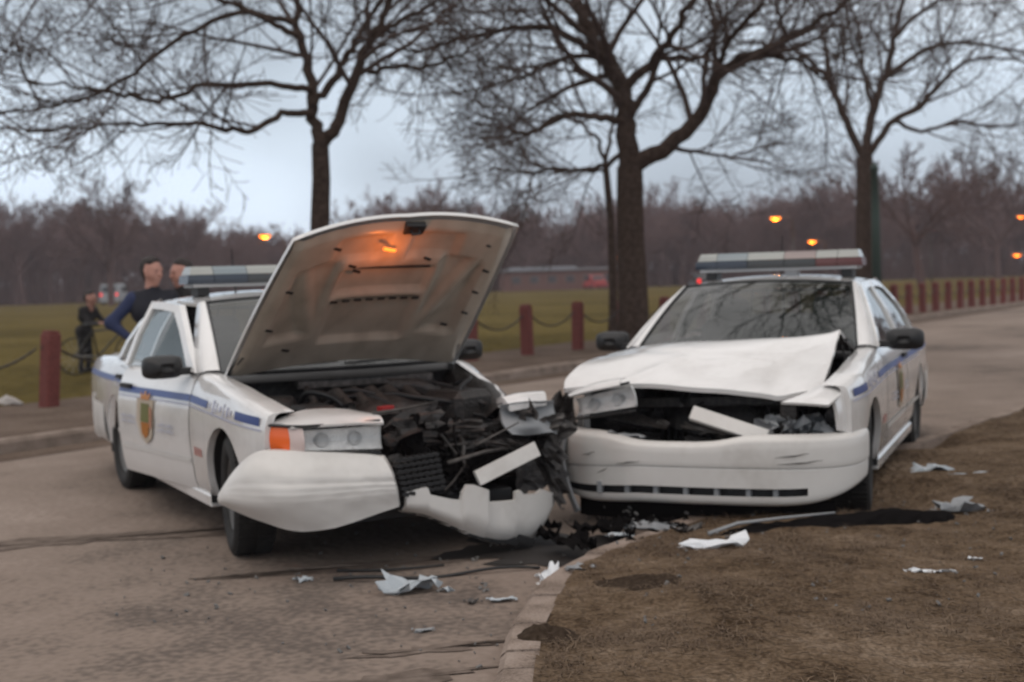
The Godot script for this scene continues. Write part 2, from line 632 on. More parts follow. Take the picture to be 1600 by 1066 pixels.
func make_headlight(car: Node3D, sg: float, xf: Transform3D, whole: bool, broken := false) -> MeshInstance3D:
	# bucket with a silver reflector, amber end and clear cover, built in place on the right car corner
	var front := func(t: float) -> Vector3:
		# t 0 at the grille, 1 at the side end
		var x := lerpf(0.345, 0.80, minf(t / 0.80, 1.0)) + maxf(t - 0.80, 0) * 0.36
		var z := 0.915 - 0.10 * pow(t, 2.2) - maxf(t - 0.72, 0) * 0.62
		return Vector3(sg * x, 0, z)
	var st := st_new()
	var n := 20
	var P := []
	for i in n + 1:
		var t := float(i) / n
		var p: Vector3 = front.call(t)
		var lo := lerpf(0.628, 0.655, t)
		var hi := lerpf(0.775, 0.772, t)
		var row := []
		for k in 7:
			var f := k / 6.0
			row.append(xf * Vector3(p.x * 0.985, lerpf(lo + 0.012, hi - 0.012, f), p.z - 0.035 - 0.04 * sin(f * PI) * (1.0 - absf(fposmod(t * 3.0, 1.0) - 0.5)) - 0.008 * (i % 2)))
		P.append(row)
	sheet(st, P, xf.basis * Vector3(0, 0, 0.03))
	var h := obj("headlight", st, M.reflector, car)
	var cover := func(t0: float, t1: float, called: String, m: Material) -> void:
		var s2 := st_new()
		var Q := []
		var nn := 10
		for i in nn + 1:
			var t := lerpf(t0, t1, float(i) / nn)
			var p: Vector3 = front.call(t)
			var lo := lerpf(0.628, 0.655, t)
			var hi := lerpf(0.775, 0.772, t)
			var row := []
			for k in 7:
				var f := k / 6.0
				row.append(xf * Vector3(p.x, lerpf(lo, hi, f), p.z - 0.02 * pow(f - 0.4, 2) * 4.0))
			Q.append(row)
		sheet(s2, Q, xf.basis * Vector3(0, 0, -0.04))
		obj(called, s2, m, h)
	if whole:
		cover.call(0.0, 0.70, "lens_cover", M.lens)
		cover.call(0.702, 0.80, "clear_marker", M.paleamber)
		cover.call(0.802, 1.0, "turn_signal", M.amber)
	else:
		cover.call(0.15, 0.80, "lens_cover", M.lens)
	# bulbs and black bezel
	for q in [0.22, 0.52]:
		st = st_new()
		var p: Vector3 = front.call(q)
		var B := []
		for k in 13:
			var a := TAU * k / 12.0
			B.append([xf * (Vector3(p.x, 0.70, p.z - 0.045) + Vector3(cos(a), sin(a), 0) * 0.032), xf * (Vector3(p.x, 0.70, p.z - 0.085) + Vector3(cos(a), sin(a), 0) * 0.05)])
		grid(st, B)
		obj("lamp_bowl", st, M.alu, h)
	for e in [[0.616, 0.0], [0.786, 0.01]]:
		st = st_new()
		var pts := []
		for i in 11:
			var p: Vector3 = front.call(i / 10.0)
			pts.append(xf * Vector3(p.x, lerpf(e[0], e[0] + (0.03 if e[0] < 0.7 else -0.005), i / 10.0), p.z - 0.012))
		tube(st, pts, 0.008, 0.008, 6)
		obj("bezel", st, M.black, h)
	return h

func make_lightbar(car: Node3D) -> void:
	var zc := -1.88
	var y0 := 1.535
	var prof_low := [[0.15, 0.0], [0.162, 0.03], [0.155, 0.062], [-0.155, 0.062], [-0.162, 0.03], [-0.15, 0.0]]
	var prof_up := [[0.152, 0.065], [0.125, 0.10], [0.095, 0.122], [-0.095, 0.122], [-0.125, 0.10], [-0.152, 0.065]]
	var ext := func(st: SurfaceTool, prof: Array, x0: float, x1: float, taper0: float, taper1: float) -> void:
		st.set_smooth_group(-1)
		var a := []
		var b := []
		for p in prof:
			a.append(Vector3(x0 + taper0 * (p[1]), y0 + p[1], zc + p[0] * (0.8 if taper0 != 0 else 1.0)))
			b.append(Vector3(x1 + taper1 * (p[1]), y0 + p[1], zc + p[0] * (0.8 if taper1 != 0 else 1.0)))
		for i in prof.size():
			var j := (i + 1) % prof.size()
			quad(st, a[i], a[j], b[j], b[i])
		for i in range(1, prof.size() - 1):
			st.add_vertex(a[0]); st.add_vertex(a[i]); st.add_vertex(a[i + 1])
			st.add_vertex(b[0]); st.add_vertex(b[i]); st.add_vertex(b[i + 1])
		st.set_smooth_group(0)
	var st := st_new()
	box(st, Vector3(0, y0 - 0.012, zc), Vector3(1.20, 0.022, 0.26))
	var bar := obj("light_bar", st, M.alu, car)
	var xs := [-0.64, -0.46, -0.22, 0.06, 0.30, 0.46, 0.64]
	var low := [M.darkblue, M.darkblue, M.smoke, M.smoke, M.redlens, M.redlens]
	var up := [M.sheen_dome, M.bluelens, M.sheen_dome, M.reddome, M.sheen_dome, M.sheen_dome]
	for i in 6:
		st = st_new()
		ext.call(st, prof_low, xs[i] + 0.002, xs[i + 1] - 0.002, 0.12 if i == 0 else 0.0, -0.12 if i == 5 else 0.0)
		obj("lower_lens", st, low[i], bar)
		st = st_new()
		ext.call(st, prof_up, xs[i] + 0.002, xs[i + 1] - 0.002, 0.3 if i == 0 else 0.0, -0.3 if i == 5 else 0.0)
		obj("dome_lens", st, up[i], bar)
	for s in [-1, 1]:
		st = st_new()
		box(st, Vector3(s * 0.52, 1.487, zc), Vector3(0.08, 0.075, 0.2))
		obj("bar_foot", st, M.black, bar)
	st = st_new()
	box(st, Vector3(0.10, 1.50, zc + 0.02), Vector3(0.10, 0.05, 0.1))
	obj("spot_lamp", st, M.alu, bar)

func make_car(called: String, label: String, at: Vector3, yaw: float, which: int) -> Node3D:
	var car := thing(called, label, "police car", at, yaw, "wrecked police cars")
	var bend: Callable
	if which == 0:
		bend = func(v: Vector3) -> Vector3:
			var t := clampf((v.z - 0.05) / 0.8, 0, 1) * clampf((v.x + 0.1) / 0.5, 0, 1)
			var w := noise.get_noise_3d(v.x * 160, v.y * 160, v.z * 160)
			var roll := maxf(v.x - 0.70, 0.0) * clampf((v.z + 0.45) / 0.45, 0, 1)
			return v + Vector3(-0.20 * t + w * 0.07 * t, -0.05 * t + w * 0.05 * t - 0.85 * roll, -0.22 * t + w * 0.08 * t)
	else:
		bend = func(v: Vector3) -> Vector3:
			var t := clampf((v.z + 0.1) / 0.9, 0, 1) * clampf((0.1 - v.x) / 0.5, 0, 1)
			var w := noise.get_noise_3d(v.x * 160, v.y * 160, v.z * 160)
			return v + Vector3(0.10 * t + w * 0.06 * t, 0.01 * t + w * 0.04 * t, -0.26 * t + w * 0.08 * t)
	var st: SurfaceTool
	# wings, quarters and doors
	for sg in [-1.0, 1.0]:
		st = st_new()
		sheet(st, side_cols(zrange(-0.695, 0.66, 0.0, 20), 0.0, 0.26, 0.80, sg, bend), Vector3(-sg * 0.04, 0, 0))
		var wing := obj("front_wing", st, M.white, car)
		st = st_new()
		strip_on_side(st, -0.69, -0.30, stripe_y, 0.042, sg, 0.004, bend)
		obj("blue_stripe", st, M.blue, wing)
		st = st_new()
		strip_on_side(st, 0.26, 0.60, stripe_y, 0.046, sg, 0.004, bend)
		obj("blue_stripe", st, M.blue, wing)
		st = st_new()
		strip_on_side(st, -0.69, 0.62, func(z): return stripe_y(z) - 0.044, 0.009, sg, 0.004, bend)
		for k in 7:
			var z := -0.27 + k * 0.072
			var P := []
			for i in 2:
				var row := []
				for j in 2:
					var y := stripe_y(z) + (j - 0.5) * (0.034 + 0.02 * ((k * 5) % 3))
					var zz := z + i * (0.024 + 0.012 * (k % 2)) + j * 0.016
					row.append(bend.call(Vector3(sg * (hw(y, zz) + 0.004), y, zz)))
				P.append(row)
			grid(st, P)
		stuff(obj("worn_lettering", st, M.paleblue, wing))
		st = st_new()
		for k in 3:
			var z := -0.60 + k * 0.062
			var P := []
			for i in 2:
				var row := []
				for j in 2:
					var y := 0.53 + (j - 0.5) * 0.05
					var zz := z + i * 0.036
					row.append(bend.call(Vector3(sg * (hw(y, zz) + 0.004), y, zz)))
				P.append(row)
			grid(st, P)
		stuff(obj("red_marking", st, M.redmark, wing))
		st = st_new()
		sheet(st, side_cols(zrange(-4.26, -2.90, -2.913, 20), -2.913, 0.30, 0.735, sg, straight), Vector3(-sg * 0.04, 0, 0))
		var quarter := obj("rear_wing", st, M.white, car)
		st = st_new()
		strip_on_side(st, -4.20, -2.92, stripe_y, 0.042, sg, 0.004, straight)
		obj("blue_stripe", st, M.blue, quarter)
		var d := make_door(car, sg, true, straight, true)
		crest(d, sg, -1.42, 0.665)
		make_mirror(d, sg)
		make_door(car, sg, false, straight, true)
		if which == 0 and sg < 0:
			var hinge := Vector3(sg * 0.90, 0.6, -0.70)
			d.transform = Transform3D(Basis.IDENTITY, hinge) * Transform3D(Basis(Vector3.UP, deg_to_rad(8)), Vector3.ZERO) * Transform3D(Basis.IDENTITY, -hinge)
		for zg in [-0.698, -1.956]:
			st = st_new()
			var DG := []
			for i in 13:
				var y := lerpf(0.285, 0.965, i / 12.0)
				DG.append([Vector3(sg * (hw(y, zg) + 0.0025), y, zg - 0.004), Vector3(sg * (hw(y, zg) + 0.0025), y, zg + 0.004)])
			grid(st, DG)
			obj("door_gap", st, M.dull, car)
		# sill
		st = st_new()
		box(st, Vector3(sg * 0.84, 0.245, -1.45), Vector3(0.12, 0.07, 2.1))
		obj("sill", st, M.white, car)
		# wheel housings
		for zc in [0.0, -2.913]:
			st = st_new()
			var P := []
			for i in 17:
				var a := PI * (-0.08 + 1.16 * i / 16.0)
				P.append([Vector3(sg * 0.90, 0.335 + 0.39 * sin(a), zc + 0.39 * cos(a)), Vector3(sg * 0.60, 0.335 + 0.40 * sin(a), zc + 0.40 * cos(a))])
			grid(st, P)
			obj("wheel_housing", st, M.black, car)
		# pillars
		st = st_new()
		var PP := []
		for i in 9:
			var t := i / 8.0
			var wz := lerpf(-0.60, -1.385, t)
			var wy := lerpf(0.995, 1.405, t) + 0.022 * sin(t * PI)
			var wx := lerpf(0.748, 0.603, t)
			var dz := lerpf(-0.69, -1.45, t)
			var dy := lerpf(0.985, 1.405, t)
			var dx := cabin_x(dy) + 0.004
			PP.append([Vector3(sg * wx, wy, wz), Vector3(sg * (wx + 0.02), wy + 0.012, wz + 0.0), Vector3(sg * (lerpf(wx, dx, 0.6)), lerpf(wy, dy, 0.5) + 0.014, lerpf(wz, dz, 0.45)), Vector3(sg * dx, dy, dz), Vector3(sg * (dx - 0.05), dy, dz - 0.04)])
		grid(st, PP)
		obj("front_pillar", st, M.white, car)
		st = st_new()
		PP = []
		for i in 11:
			var t := i / 10.0
			var rz := lerpf(-2.72, -3.44, t)
			var ry := lerpf(1.415, 0.99, pow(t, 1.15))
			var rx := lerpf(0.588, 0.71, t)
			var dz := lerpf(-2.56, -3.02, t)
			var dy := lerpf(1.415, 0.985, t)
			var dx := cabin_x(dy) + 0.004
			PP.append([Vector3(sg * dx, dy, dz), Vector3(sg * lerpf(dx, rx, 0.35), lerpf(dy, ry, 0.5) + 0.018, lerpf(dz, rz, 0.55)), Vector3(sg * lerpf(dx, rx, 0.75), lerpf(dy, ry, 0.8) + 0.022, lerpf(dz, rz, 0.85)), Vector3(sg * rx, ry, rz)])
		grid(st, PP)
		obj("rear_pillar", st, M.white, car)
		st = st_new()
		box(st, Vector3(sg * 0.72, 1.19, -1.955), Vector3(0.05, 0.42, 0.09), Basis(Vector3.FORWARD, -sg * 0.55))
		obj("centre_pillar", st, M.interior, car)
		# tail lamp
		st = st_new()
		var T := []
		for i in 7:
			var t := i / 6.0
			var x := lerpf(0.42, 0.845, minf(t * 1.4, 1.0))
			var z := -4.325 + maxf(t - 0.7, 0) * 0.85
			T.append([Vector3(sg * x, 0.70, z), Vector3(sg * x * 1.004, 0.77, z - 0.012), Vector3(sg * x, 0.86, z + 0.02)])
		sheet(st, T, Vector3(0, 0, 0.03))
		obj("tail_lamp", st, M.redlens, car)
	# roof
	st = st_new()
	var R := []
	for i in 15:
		var t := i / 14.0
		var z := lerpf(-1.385, -2.72, t)
		var row := []
		for k in 17:
			var u := k / 8.0 - 1.0
			var y := 1.408 + 0.055 * (1.0 - pow(absf(u), 2.4)) * (0.55 + 0.45 * sin(t * PI)) + 0.02 * sin(t * PI) - (0.012 if absf(u) > 0.99 else 0.0)
			row.append(Vector3(u * lerpf(0.648, 0.660, sin(t * PI)), y, z + 0.045 * (1.0 - u * u) * (1.0 - 2.0 * t)))
		R.append(row)
	sheet(st, R, Vector3(0, -0.02, 0))
	var roof := obj("roof", st, M.white, car)
	st = st_new()
	tube(st, [Vector3(-0.1, 1.49, -2.45), Vector3(-0.1, 1.56, -2.46), Vector3(-0.1, 1.80, -2.52)], 0.012, 0.003, 6)
	obj("aerial", st, M.black, roof)
	# screens
	for f in [true, false]:
		st = st_new()
		var S := []
		for i in 9:
			var t := i / 8.0
			var row := []
			for k in 17:
				var u := k / 8.0 - 1.0
				if f:
					row.append(Vector3(u * lerpf(0.757, 0.608, t), lerpf(0.985, 1.41, t) + 0.022 * sin(t * PI) + 0.03 * (1 - u * u) * t, lerpf(-0.60, -1.385, t) + lerpf(0.13, 0.06, t) * (1 - u * u)))
				else:
					row.append(Vector3(u * lerpf(0.71, 0.588, t), lerpf(0.985, 1.415, t) + 0.015 * sin(t * PI) + 0.025 * (1 - u * u) * t, lerpf(-3.44, -2.72, t) - lerpf(0.06, 0.05, t) * (1 - u * u)))
			S.append(row)
		grid(st, S)
		var g := obj("windscreen" if f else "rear_window", st, M.glass, car)
		st = st_new()
		for e in [0, 16]:
			var pts := []
			for i in 9: pts.append(S[i][e] + Vector3(0, 0.004, 0))
			tube(st, pts, 0.011, 0.011, 6)
		tube(st, S[8], 0.010, 0.010, 6)
		tube(st, S[0], 0.012, 0.012, 6)
		obj("seal", st, M.black, g)
		if f:
			for w in [[-0.55, -0.05], [0.0, 0.5]]:
				st = st_new()
				var pts := []
				for k in 6:
					var u := lerpf(w[0], w[1], k / 5.0) / 0.75
					pts.append(Vector3(u * 0.74, 1.012 + 0.015 * k / 5.0, -0.60 + 0.13 * (1 - u * u)))
				tube(st, pts, 0.009, 0.006, 5)
				obj("wiper", st, M.black, g)
	# cowl
	st = st_new()
	var C := []
	for k in 17:
		var u := k / 8.0 - 1.0
		C.append([Vector3(u * 0.76, 0.975, -0.62 + 0.13 * (1 - u * u)), Vector3(u * 0.755, 0.965, -0.50 + 0.12 * (1 - u * u)), Vector3(u * 0.75, 0.93, -0.42 + 0.1 * (1 - u * u))])
	grid(st, C)
	obj("cowl", st, M.black, car)
	# boot lid and tail
	st = st_new()
	var B := []
	for i in 11:
		var t := i / 10.0
		var row := []
		for k in 13:
			var u := k / 6.0 - 1.0
			var z := lerpf(-3.46, -4.29, minf(t / 0.72, 1.0)) - maxf(t - 0.72, 0) * 0.12 - 0.02 * (1 - u * u)
			var y := 0.998 - 0.03 * pow(minf(t / 0.72, 1.0), 2) + 0.02 * (1 - u * u) - maxf(t - 0.72, 0) * 0.95
			row.append(Vector3(u * 0.735 * plan(z), y, z))
		B.append(row)
	sheet(st, B, Vector3(0, -0.02, 0))
	obj("boot_lid", st, M.white, car)
	st = st_new()
	var T2 := []
	var plan_pts := []
	for z in [-3.38, -3.6, -3.8, -3.98]: plan_pts.append(Vector2(hw(0.5, z) + 0.004, z))
	for i in range(1, 13):
		var a := PI / 2 * i / 12.0
		plan_pts.append(Vector2((hw(0.5, -3.98) + 0.004) * pow(cos(a), 0.55), -3.98 - 0.38 * pow(sin(a), 0.6)))
	for i in range(-plan_pts.size() + 1, plan_pts.size()):
		var p: Vector2 = plan_pts[plan_pts.size() - 1 - absi(i)]
		var sx := 1.0 if i < 0 else -1.0
		var q2 := clampf((-3.9 - p.y) / 0.3, 0, 1)
		var row := []
		for q in [[0.10, 0.28], [0.02, 0.32], [0.0, 0.42], [-0.004, 0.50], [-0.004, 0.60], [0.01, 0.66], [0.08, 0.685]]:
			row.append(Vector3(sx * (p.x - q[0] * (1.0 - q2)), q[1], p.y + q[0] * q2))
		T2.append(row)
	grid(st, T2)
	obj("rear_bumper", st, M.white_bumper, car)
	# floor, firewall, inner wings
	st = st_new()
	box(st, Vector3(0, 0.30, -1.75), Vector3(1.62, 0.14, 2.2))
	box(st, Vector3(0, 0.34, -2.95), Vector3(1.15, 0.2, 1.0))
	box(st, Vector3(0, 0.42, -3.85), Vector3(1.5, 0.3, 0.75))
	box(st, Vector3(0, 0.27, 0.05), Vector3(1.1, 0.10, 1.25))
	obj("underbody", st, M.black, car)
	st = st_new()
	box(st, Vector3(0, 0.66, -0.55), Vector3(1.6, 0.58, 0.04))
	obj("firewall", st, M.engine, car)
	for sg in [-1.0, 1.0]:
		st = st_new()
		var P := []
		for i in 9:
			var z := lerpf(-0.55, 0.62, i / 8.0)
			P.append([bend.call(Vector3(sg * 0.60, 0.35, z)), bend.call(Vector3(sg * 0.64, 0.74, z)), bend.call(Vector3(sg * 0.72, interp(TOPS, z) - 0.03, z)), bend.call(Vector3(sg * 0.80 * plan(z), interp(TOPS, z) + 0.012, z))])
		grid(st, P)
		obj("inner_wing", st, M.engine, car)
	# cabin
	st = st_new()
	var D := []
	for i in 13:
		var u := i / 6.0 - 1.0
		D.append([Vector3(u * 0.80, 0.955, -0.62), Vector3(u * 0.80, 0.965 + 0.02 * (1 - u * u), -0.85), Vector3(u * 0.80, 0.93, -1.02), Vector3(u * 0.80, 0.70, -1.0)])
	grid(st, D)
	box(st, Vector3(0.38, 0.985, -0.98), Vector3(0.34, 0.06, 0.14))
	obj("dashboard", st, M.interior, car)
	st = st_new()
	var wheel_pts := []
	for k in 25:
		var a := TAU * k / 24.0
		wheel_pts.append(Vector3(0.38 + cos(a) * 0.185, 0.95 + sin(a) * 0.165, -1.17 - sin(a) * 0.08))
	tube(st, wheel_pts, 0.015, 0.015, 6, false)
	tube(st, [Vector3(0.21, 0.95, -1.17), Vector3(0.55, 0.95, -1.17)], 0.02, 0.02, 6)
	tube(st, [Vector3(0.38, 0.95, -1.17), Vector3(0.38, 0.88, -0.98)], 0.03, 0.03, 6)
	obj("steering_wheel", st, M.black, car)
	for s in [[-0.38, -1.55, 0.52], [0.38, -1.55, 0.52], [0.0, -2.72, 1.25]]:
		st = st_new()
		box(st, Vector3(s[0], 0.55, s[1] + 0.05), Vector3(s[2], 0.2, 0.52), Basis.IDENTITY, 0.06)
		box(st, Vector3(s[0], 0.86, s[1] - 0.26), Vector3(s[2] * 0.94, 0.58, 0.16), Basis(Vector3.RIGHT, -0.25), 0.06)
		if s[2] < 1.0:
			box(st, Vector3(s[0], 1.22, s[1] - 0.35), Vector3(0.27, 0.17, 0.10), Basis(Vector3.RIGHT, -0.2), 0.04)
		obj("seat", st, M.seat, car)
	st = st_new()
	for k in 9:
		tube(st, [Vector3(-0.60 + k * 0.15, 0.75, -2.02), Vector3(-0.48 + k * 0.12, 1.38, -2.0)], 0.008, 0.008, 5)
	for y in [0.80, 1.05, 1.36]:
		var hx := cabin_x(y) - 0.08
		tube(st, [Vector3(-hx, y, -2.01), Vector3(hx, y, -2.01)], 0.012, 0.012, 5)
	stuff(obj("prisoner_screen", st, M.black, car))
	make_lightbar(car)
	for p in [[-0.79, 0.0], [0.79, 0.0], [-0.79, -2.913], [0.79, -2.913]]:
		var turned := 0.0
		if p[1] == 0.0: turned = -0.16 if which == 0 else 0.1
		make_wheel(car, Vector3(p[0], 0.335, p[1]), signf(p[0]), turned)
	engine_bay(car, which)
	if which == 0: front_of_left(car, bend)
	else: front_of_right(car, bend)
	return car

func engine_bay(car: Node3D, which: int) -> void:
	rng.seed = 900 + which
	var st := st_new()
	var back := -0.30 if which == 0 else -0.22
	# intake and block
	var I := []
	for i in 11:
		var row := []
		for k in 13:
			var u := k / 6.0 - 1.0
			var v := i / 5.0 - 1.0
			var r := maxf(0.0, 1.0 - pow(absf(u), 3.0)) * maxf(0.0, 1.0 - pow(absf(v), 4.0))
			row.append(Vector3(u * 0.33 + 0.02, 0.55 + 0.30 * pow(r, 0.4) + 0.012 * sin(k * 2.2), 0.02 + v * 0.36))
		I.append(row)
	grid(st, I)
	obj("engine", st, M.engine, car)
	for k in 5:
		st = st_new()
		tube(st, [Vector3(-0.24 + k * 0.11, 0.82, -0.20), Vector3(-0.23 + k * 0.11, 0.87, -0.02), Vector3(-0.24 + k * 0.11, 0.80, 0.22)], 0.03, 0.035, 8)
		obj("intake_runner", st, M.grime, car)
	st = st_new()
	box(st, Vector3(-0.50, 0.74, 0.32), Vector3(0.2, 0.20, 0.26))
	obj("battery", st, M.black, car)
	st = st_new()
	box(st, Vector3(0.44, 0.76, 0.22), Vector3(0.3, 0.2, 0.34), Basis(Vector3.UP, 0.3), 0.04)
	tube(st, [Vector3(0.40, 0.80, 0.1), Vector3(0.28, 0.88, 0.0), Vector3(0.12, 0.88, -0.08)], 0.05, 0.05, 10)
	obj("air_filter_box", st, M.engine, car)
	for s in [-1.0, 1.0]:
		st = st_new()
		lathe(st, [Vector2(0.0, 0.0), Vector2(0.09, 0.0), Vector2(0.11, -0.03), Vector2(0.13, -0.16)], 18, Transform3D(Basis(Vector3.FORWARD, -PI / 2), Vector3(s * 0.56, 0.86, -0.12)))
		obj("strut_tower", st, M.engine, car)
	# hoses and wires
	for k in 16:
		st = st_new()
		var a := Vector3(rng.randf_range(-0.6, 0.6), rng.randf_range(0.72, 0.88), rng.randf_range(-0.45, 0.1))
		var b := Vector3(rng.randf_range(-0.55, 0.6), rng.randf_range(0.6, 0.82), rng.randf_range(0.1, 0.62))
		var m1 := a.lerp(b, 0.35) + Vector3(rng.randf_range(-0.15, 0.15), 0.08, 0)
		var m2 := a.lerp(b, 0.7) + Vector3(rng.randf_range(-0.15, 0.15), 0.05, 0)
		var pts := []
		for i in 13: pts.append(catmull([a, m1, m2, b], i / 12.0))
		var r := rng.randf_range(0.006, 0.022)
		tube(st, pts, r, r, 7)
		obj("hose", st, M.black, car)
	st = st_new()
	box(st, Vector3(0.1, 0.90, -0.40), Vector3(0.9, 0.05, 0.10))
	tube(st, [Vector3(-0.3, 0.88, -0.35), Vector3(-0.3, 0.80, -0.2), Vector3(-0.45, 0.78, 0.0)], 0.02, 0.02, 8)
	obj("wiring_tray", st, M.grime, car)
	# torn metal and plastic across the nose
	var n := 34
	for k in n:
		var x := rng.randf_range(-0.30, 0.55) if which == 0 else rng.randf_range(-0.62, 0.7)
		var z := rng.randf_range(0.35, 0.74) - (0.2 if which == 1 else 0.0)
		var y := rng.randf_range(0.34, 0.74) - 0.10 * absf(x)
		if which == 1: y = rng.randf_range(0.36, 0.62)
		var bas := Basis.from_euler(Vector3(rng.randf_range(0.2, 1.5), rng.randf_range(-0.5, 0.5), rng.randf_range(-0.35, 0.35)))
		var s := Vector2(rng.randf_range(0.12, 0.42), rng.randf_range(0.03, 0.10))
		st = st_new()
		crumple(st, Vector3(x, y, z), s, 0.018, bas, k + which * 60, 5)
		obj("torn_sheet_metal", st, M.grime if k % 5 == 0 else M.engine, car)

func front_of_left(car: Node3D, bend: Callable) -> void:
	# --- the raised bonnet
	var hinge := Vector3(0, 1.005, -0.50)
	var rot := Basis(Vector3.RIGHT, deg_to_rad(-36.5))
	var skin := func(u: float, t: float, off: float) -> Vector3:
		# u across -1..1, t from the hinge to the nose
		var half := lerpf(0.765, 0.675, t * t * 0.6 + t * 0.4)
		var zz := 1.40 * t - 0.07 * u * u * t + (0.08 * (1 - u * u)) * (1.0 - t)
		var yy := -0.03 * u * u - 0.02 * t * t + 0.075 * (1.0 - u * u) * t
		return hinge + rot * Vector3(u * half, yy + off, zz) + Vector3(0, 0.065 * maxf(u, 0.0) * t, 0)
	var st := st_new()
	var P := []
	for i in 17:
		var row := []
		for k in 21: row.append(skin.call(k / 10.0 - 1.0, i / 16.0, 0.0))
		P.append(row)
	sheet(st, P, rot * Vector3(0, -0.022, 0))
	var hood := obj("bonnet", st, M.white, car)
	hood.set_meta("label", "raised bonnet with its bare underside showing")
	# pressed inner frame: recesses in the sheet
	var holes := [[-0.0, 0.33, 0.36, 0.15], [0.0, 0.60, 0.40, 0.085], [-0.62, 0.50, 0.18, 0.26], [0.62, 0.50, 0.18, 0.26], [-0.32, 0.83, 0.22, 0.075], [0.32, 0.83, 0.22, 0.075]]
	st = st_new()
	var Q := []
	var nu := 64
	var nt := 56
	for i in nt + 1:
		var t := lerpf(0.02, 0.975, float(i) / nt)
		var row := []
		for k in nu + 1:
			var u := lerpf(-0.965, 0.965, float(k) / nu)
			var dep := 0.0
			for h in holes:
				var dx: float = (absf(u - h[0]) - h[2]) * 0.72
				var dy: float = (absf(t - h[1]) - h[3]) * 1.4
				var sd := Vector2(maxf(dx, 0), maxf(dy, 0)).length() + minf(maxf(dx, dy), 0.0)
				dep = maxf(dep, smoothstep(0.012, -0.022, sd))
			# diagonal swages from the middle to the corners
			var diag := absf(absf(u) * 0.72 - 0.30 - 0.42 * (t - 0.2)) * 0.8
			var rib := smoothstep(0.045, 0.015, diag) * (1.0 if t > 0.16 else 0.0)
			var edge := smoothstep(0.90, 0.965, absf(u)) + smoothstep(0.93, 0.975, t)
			var off := -0.045 + 0.030 * dep * (1.0 - 0.8 * rib) + 0.02 * edge - 0.004 * rib
			row.append(skin.call(u, t, off))
		Q.append(row)
	grid(st, Q)
	obj("bonnet_frame", st, M.primer, hood)
	# slots, latch opening, lamp
	for k in 8:
		st = st_new()
		box(st, skin.call(-0.36 + k * 0.10, 0.475, -0.047), Vector3(0.044, 0.008, 0.016), rot)
		obj("slot", st, M.black, hood)
	for q in [[-0.55, 0.86], [-0.34, 0.72], [-0.80, 0.62], [-0.82, 0.35], [0.80, 0.86], [0.86, 0.70], [0.85, 0.55], [0.70, 0.30], [-0.60, 0.16], [0.30, 0.74], [-0.28, 0.68], [0.84, 0.40]]:
		st = st_new()
		box(st, skin.call(q[0], q[1], -0.046), Vector3(0.05, 0.008, 0.018), rot * Basis(Vector3.UP, 0.4))
		obj("slot", st, M.black, hood)
	st = st_new()
	box(st, skin.call(0.0, 0.695, -0.046), Vector3(0.5, 0.008, 0.012), rot)
	obj("slot", st, M.black, hood)
	st = st_new()
	box(st, skin.call(0.06, 0.945, -0.045), Vector3(0.12, 0.035, 0.075), rot)
	tube(st, [skin.call(0.02, 0.945, -0.05), skin.call(0.02, 0.945, -0.09), skin.call(0.09, 0.945, -0.09), skin.call(0.09, 0.945, -0.05)], 0.008, 0.008, 6)
	obj("latch", st, M.black, hood)
	st = st_new()
	var lc: Vector3 = skin.call(-0.10, 0.835, -0.048)
	var lamp_c := lc + rot * Vector3(0, -0.022, 0)
	box(st, lamp_c, Vector3(0.085, 0.016, 0.022), rot * Basis(Vector3.UP, 0.25), 0.006)
	var bulb := mat(lin(1.0, 0.5, 0.16), 0.4)
	bulb.emission_enabled = true
	bulb.emission = Color(1.0, 0.50, 0.14)
	bulb.emission_energy_multiplier = 1.3
	obj("bonnet_lamp", st, bulb, hood)
	var ol := OmniLight3D.new()
	ol.name = "bonnet_lamp_light"
	ol.light_color = Color(1.0, 0.50, 0.16)
	ol.light_energy = 0.045
	ol.light_size = 0.03
	ol.omni_range = 4.0
	ol.omni_attenuation = 2.0
	ol.shadow_enabled = true
	ol.position = lamp_c + rot * Vector3(0, -0.13, 0)
	hood.add_child(ol, true)
	# hinges
	for s in [-1.0, 1.0]:
		st = st_new()
		tube(st, [Vector3(s * 0.74, 0.96, -0.52), Vector3(s * 0.73, 1.03, -0.40), skin.call(s * 0.93, 0.16, -0.03)], 0.014, 0.012, 6)
		obj("hinge", st, M.steel, hood)
	# --- nose: right lamp in place, header strip above it
	make_headlight(car, -1.0, Transform3D(Basis.IDENTITY, Vector3(0, 0.005, 0.0)), true)
	st = st_new()
	sheet(st, patch([
		[Vector3(-0.84, 0.80, 0.62), Vector3(-0.66, 0.845, 0.60), Vector3(-0.47, 0.845, 0.66), Vector3(-0.36, 0.825, 0.72)],
		[Vector3(-0.82, 0.80, 0.74), Vector3(-0.64, 0.825, 0.78), Vector3(-0.46, 0.825, 0.83), Vector3(-0.33, 0.815, 0.86)],
		[Vector3(-0.79, 0.786, 0.82), Vector3(-0.62, 0.792, 0.90), Vector3(-0.46, 0.79, 0.92), Vector3(-0.33, 0.78, 0.92)]], 8, 14), Vector3(0, -0.012, -0.004))
	var hp := obj("header_panel", st, M.white, car)
	st = st_new()
	tube(st, [Vector3(-0.36, 0.825, 0.84), Vector3(-0.2, 0.84, 0.88), Vector3(-0.02, 0.87, 0.92)], 0.010, 0.004, 5)
	obj("bent_edge", st, M.grime, hp)
	# --- the loose right half of the bumper cover
	st = st_new()
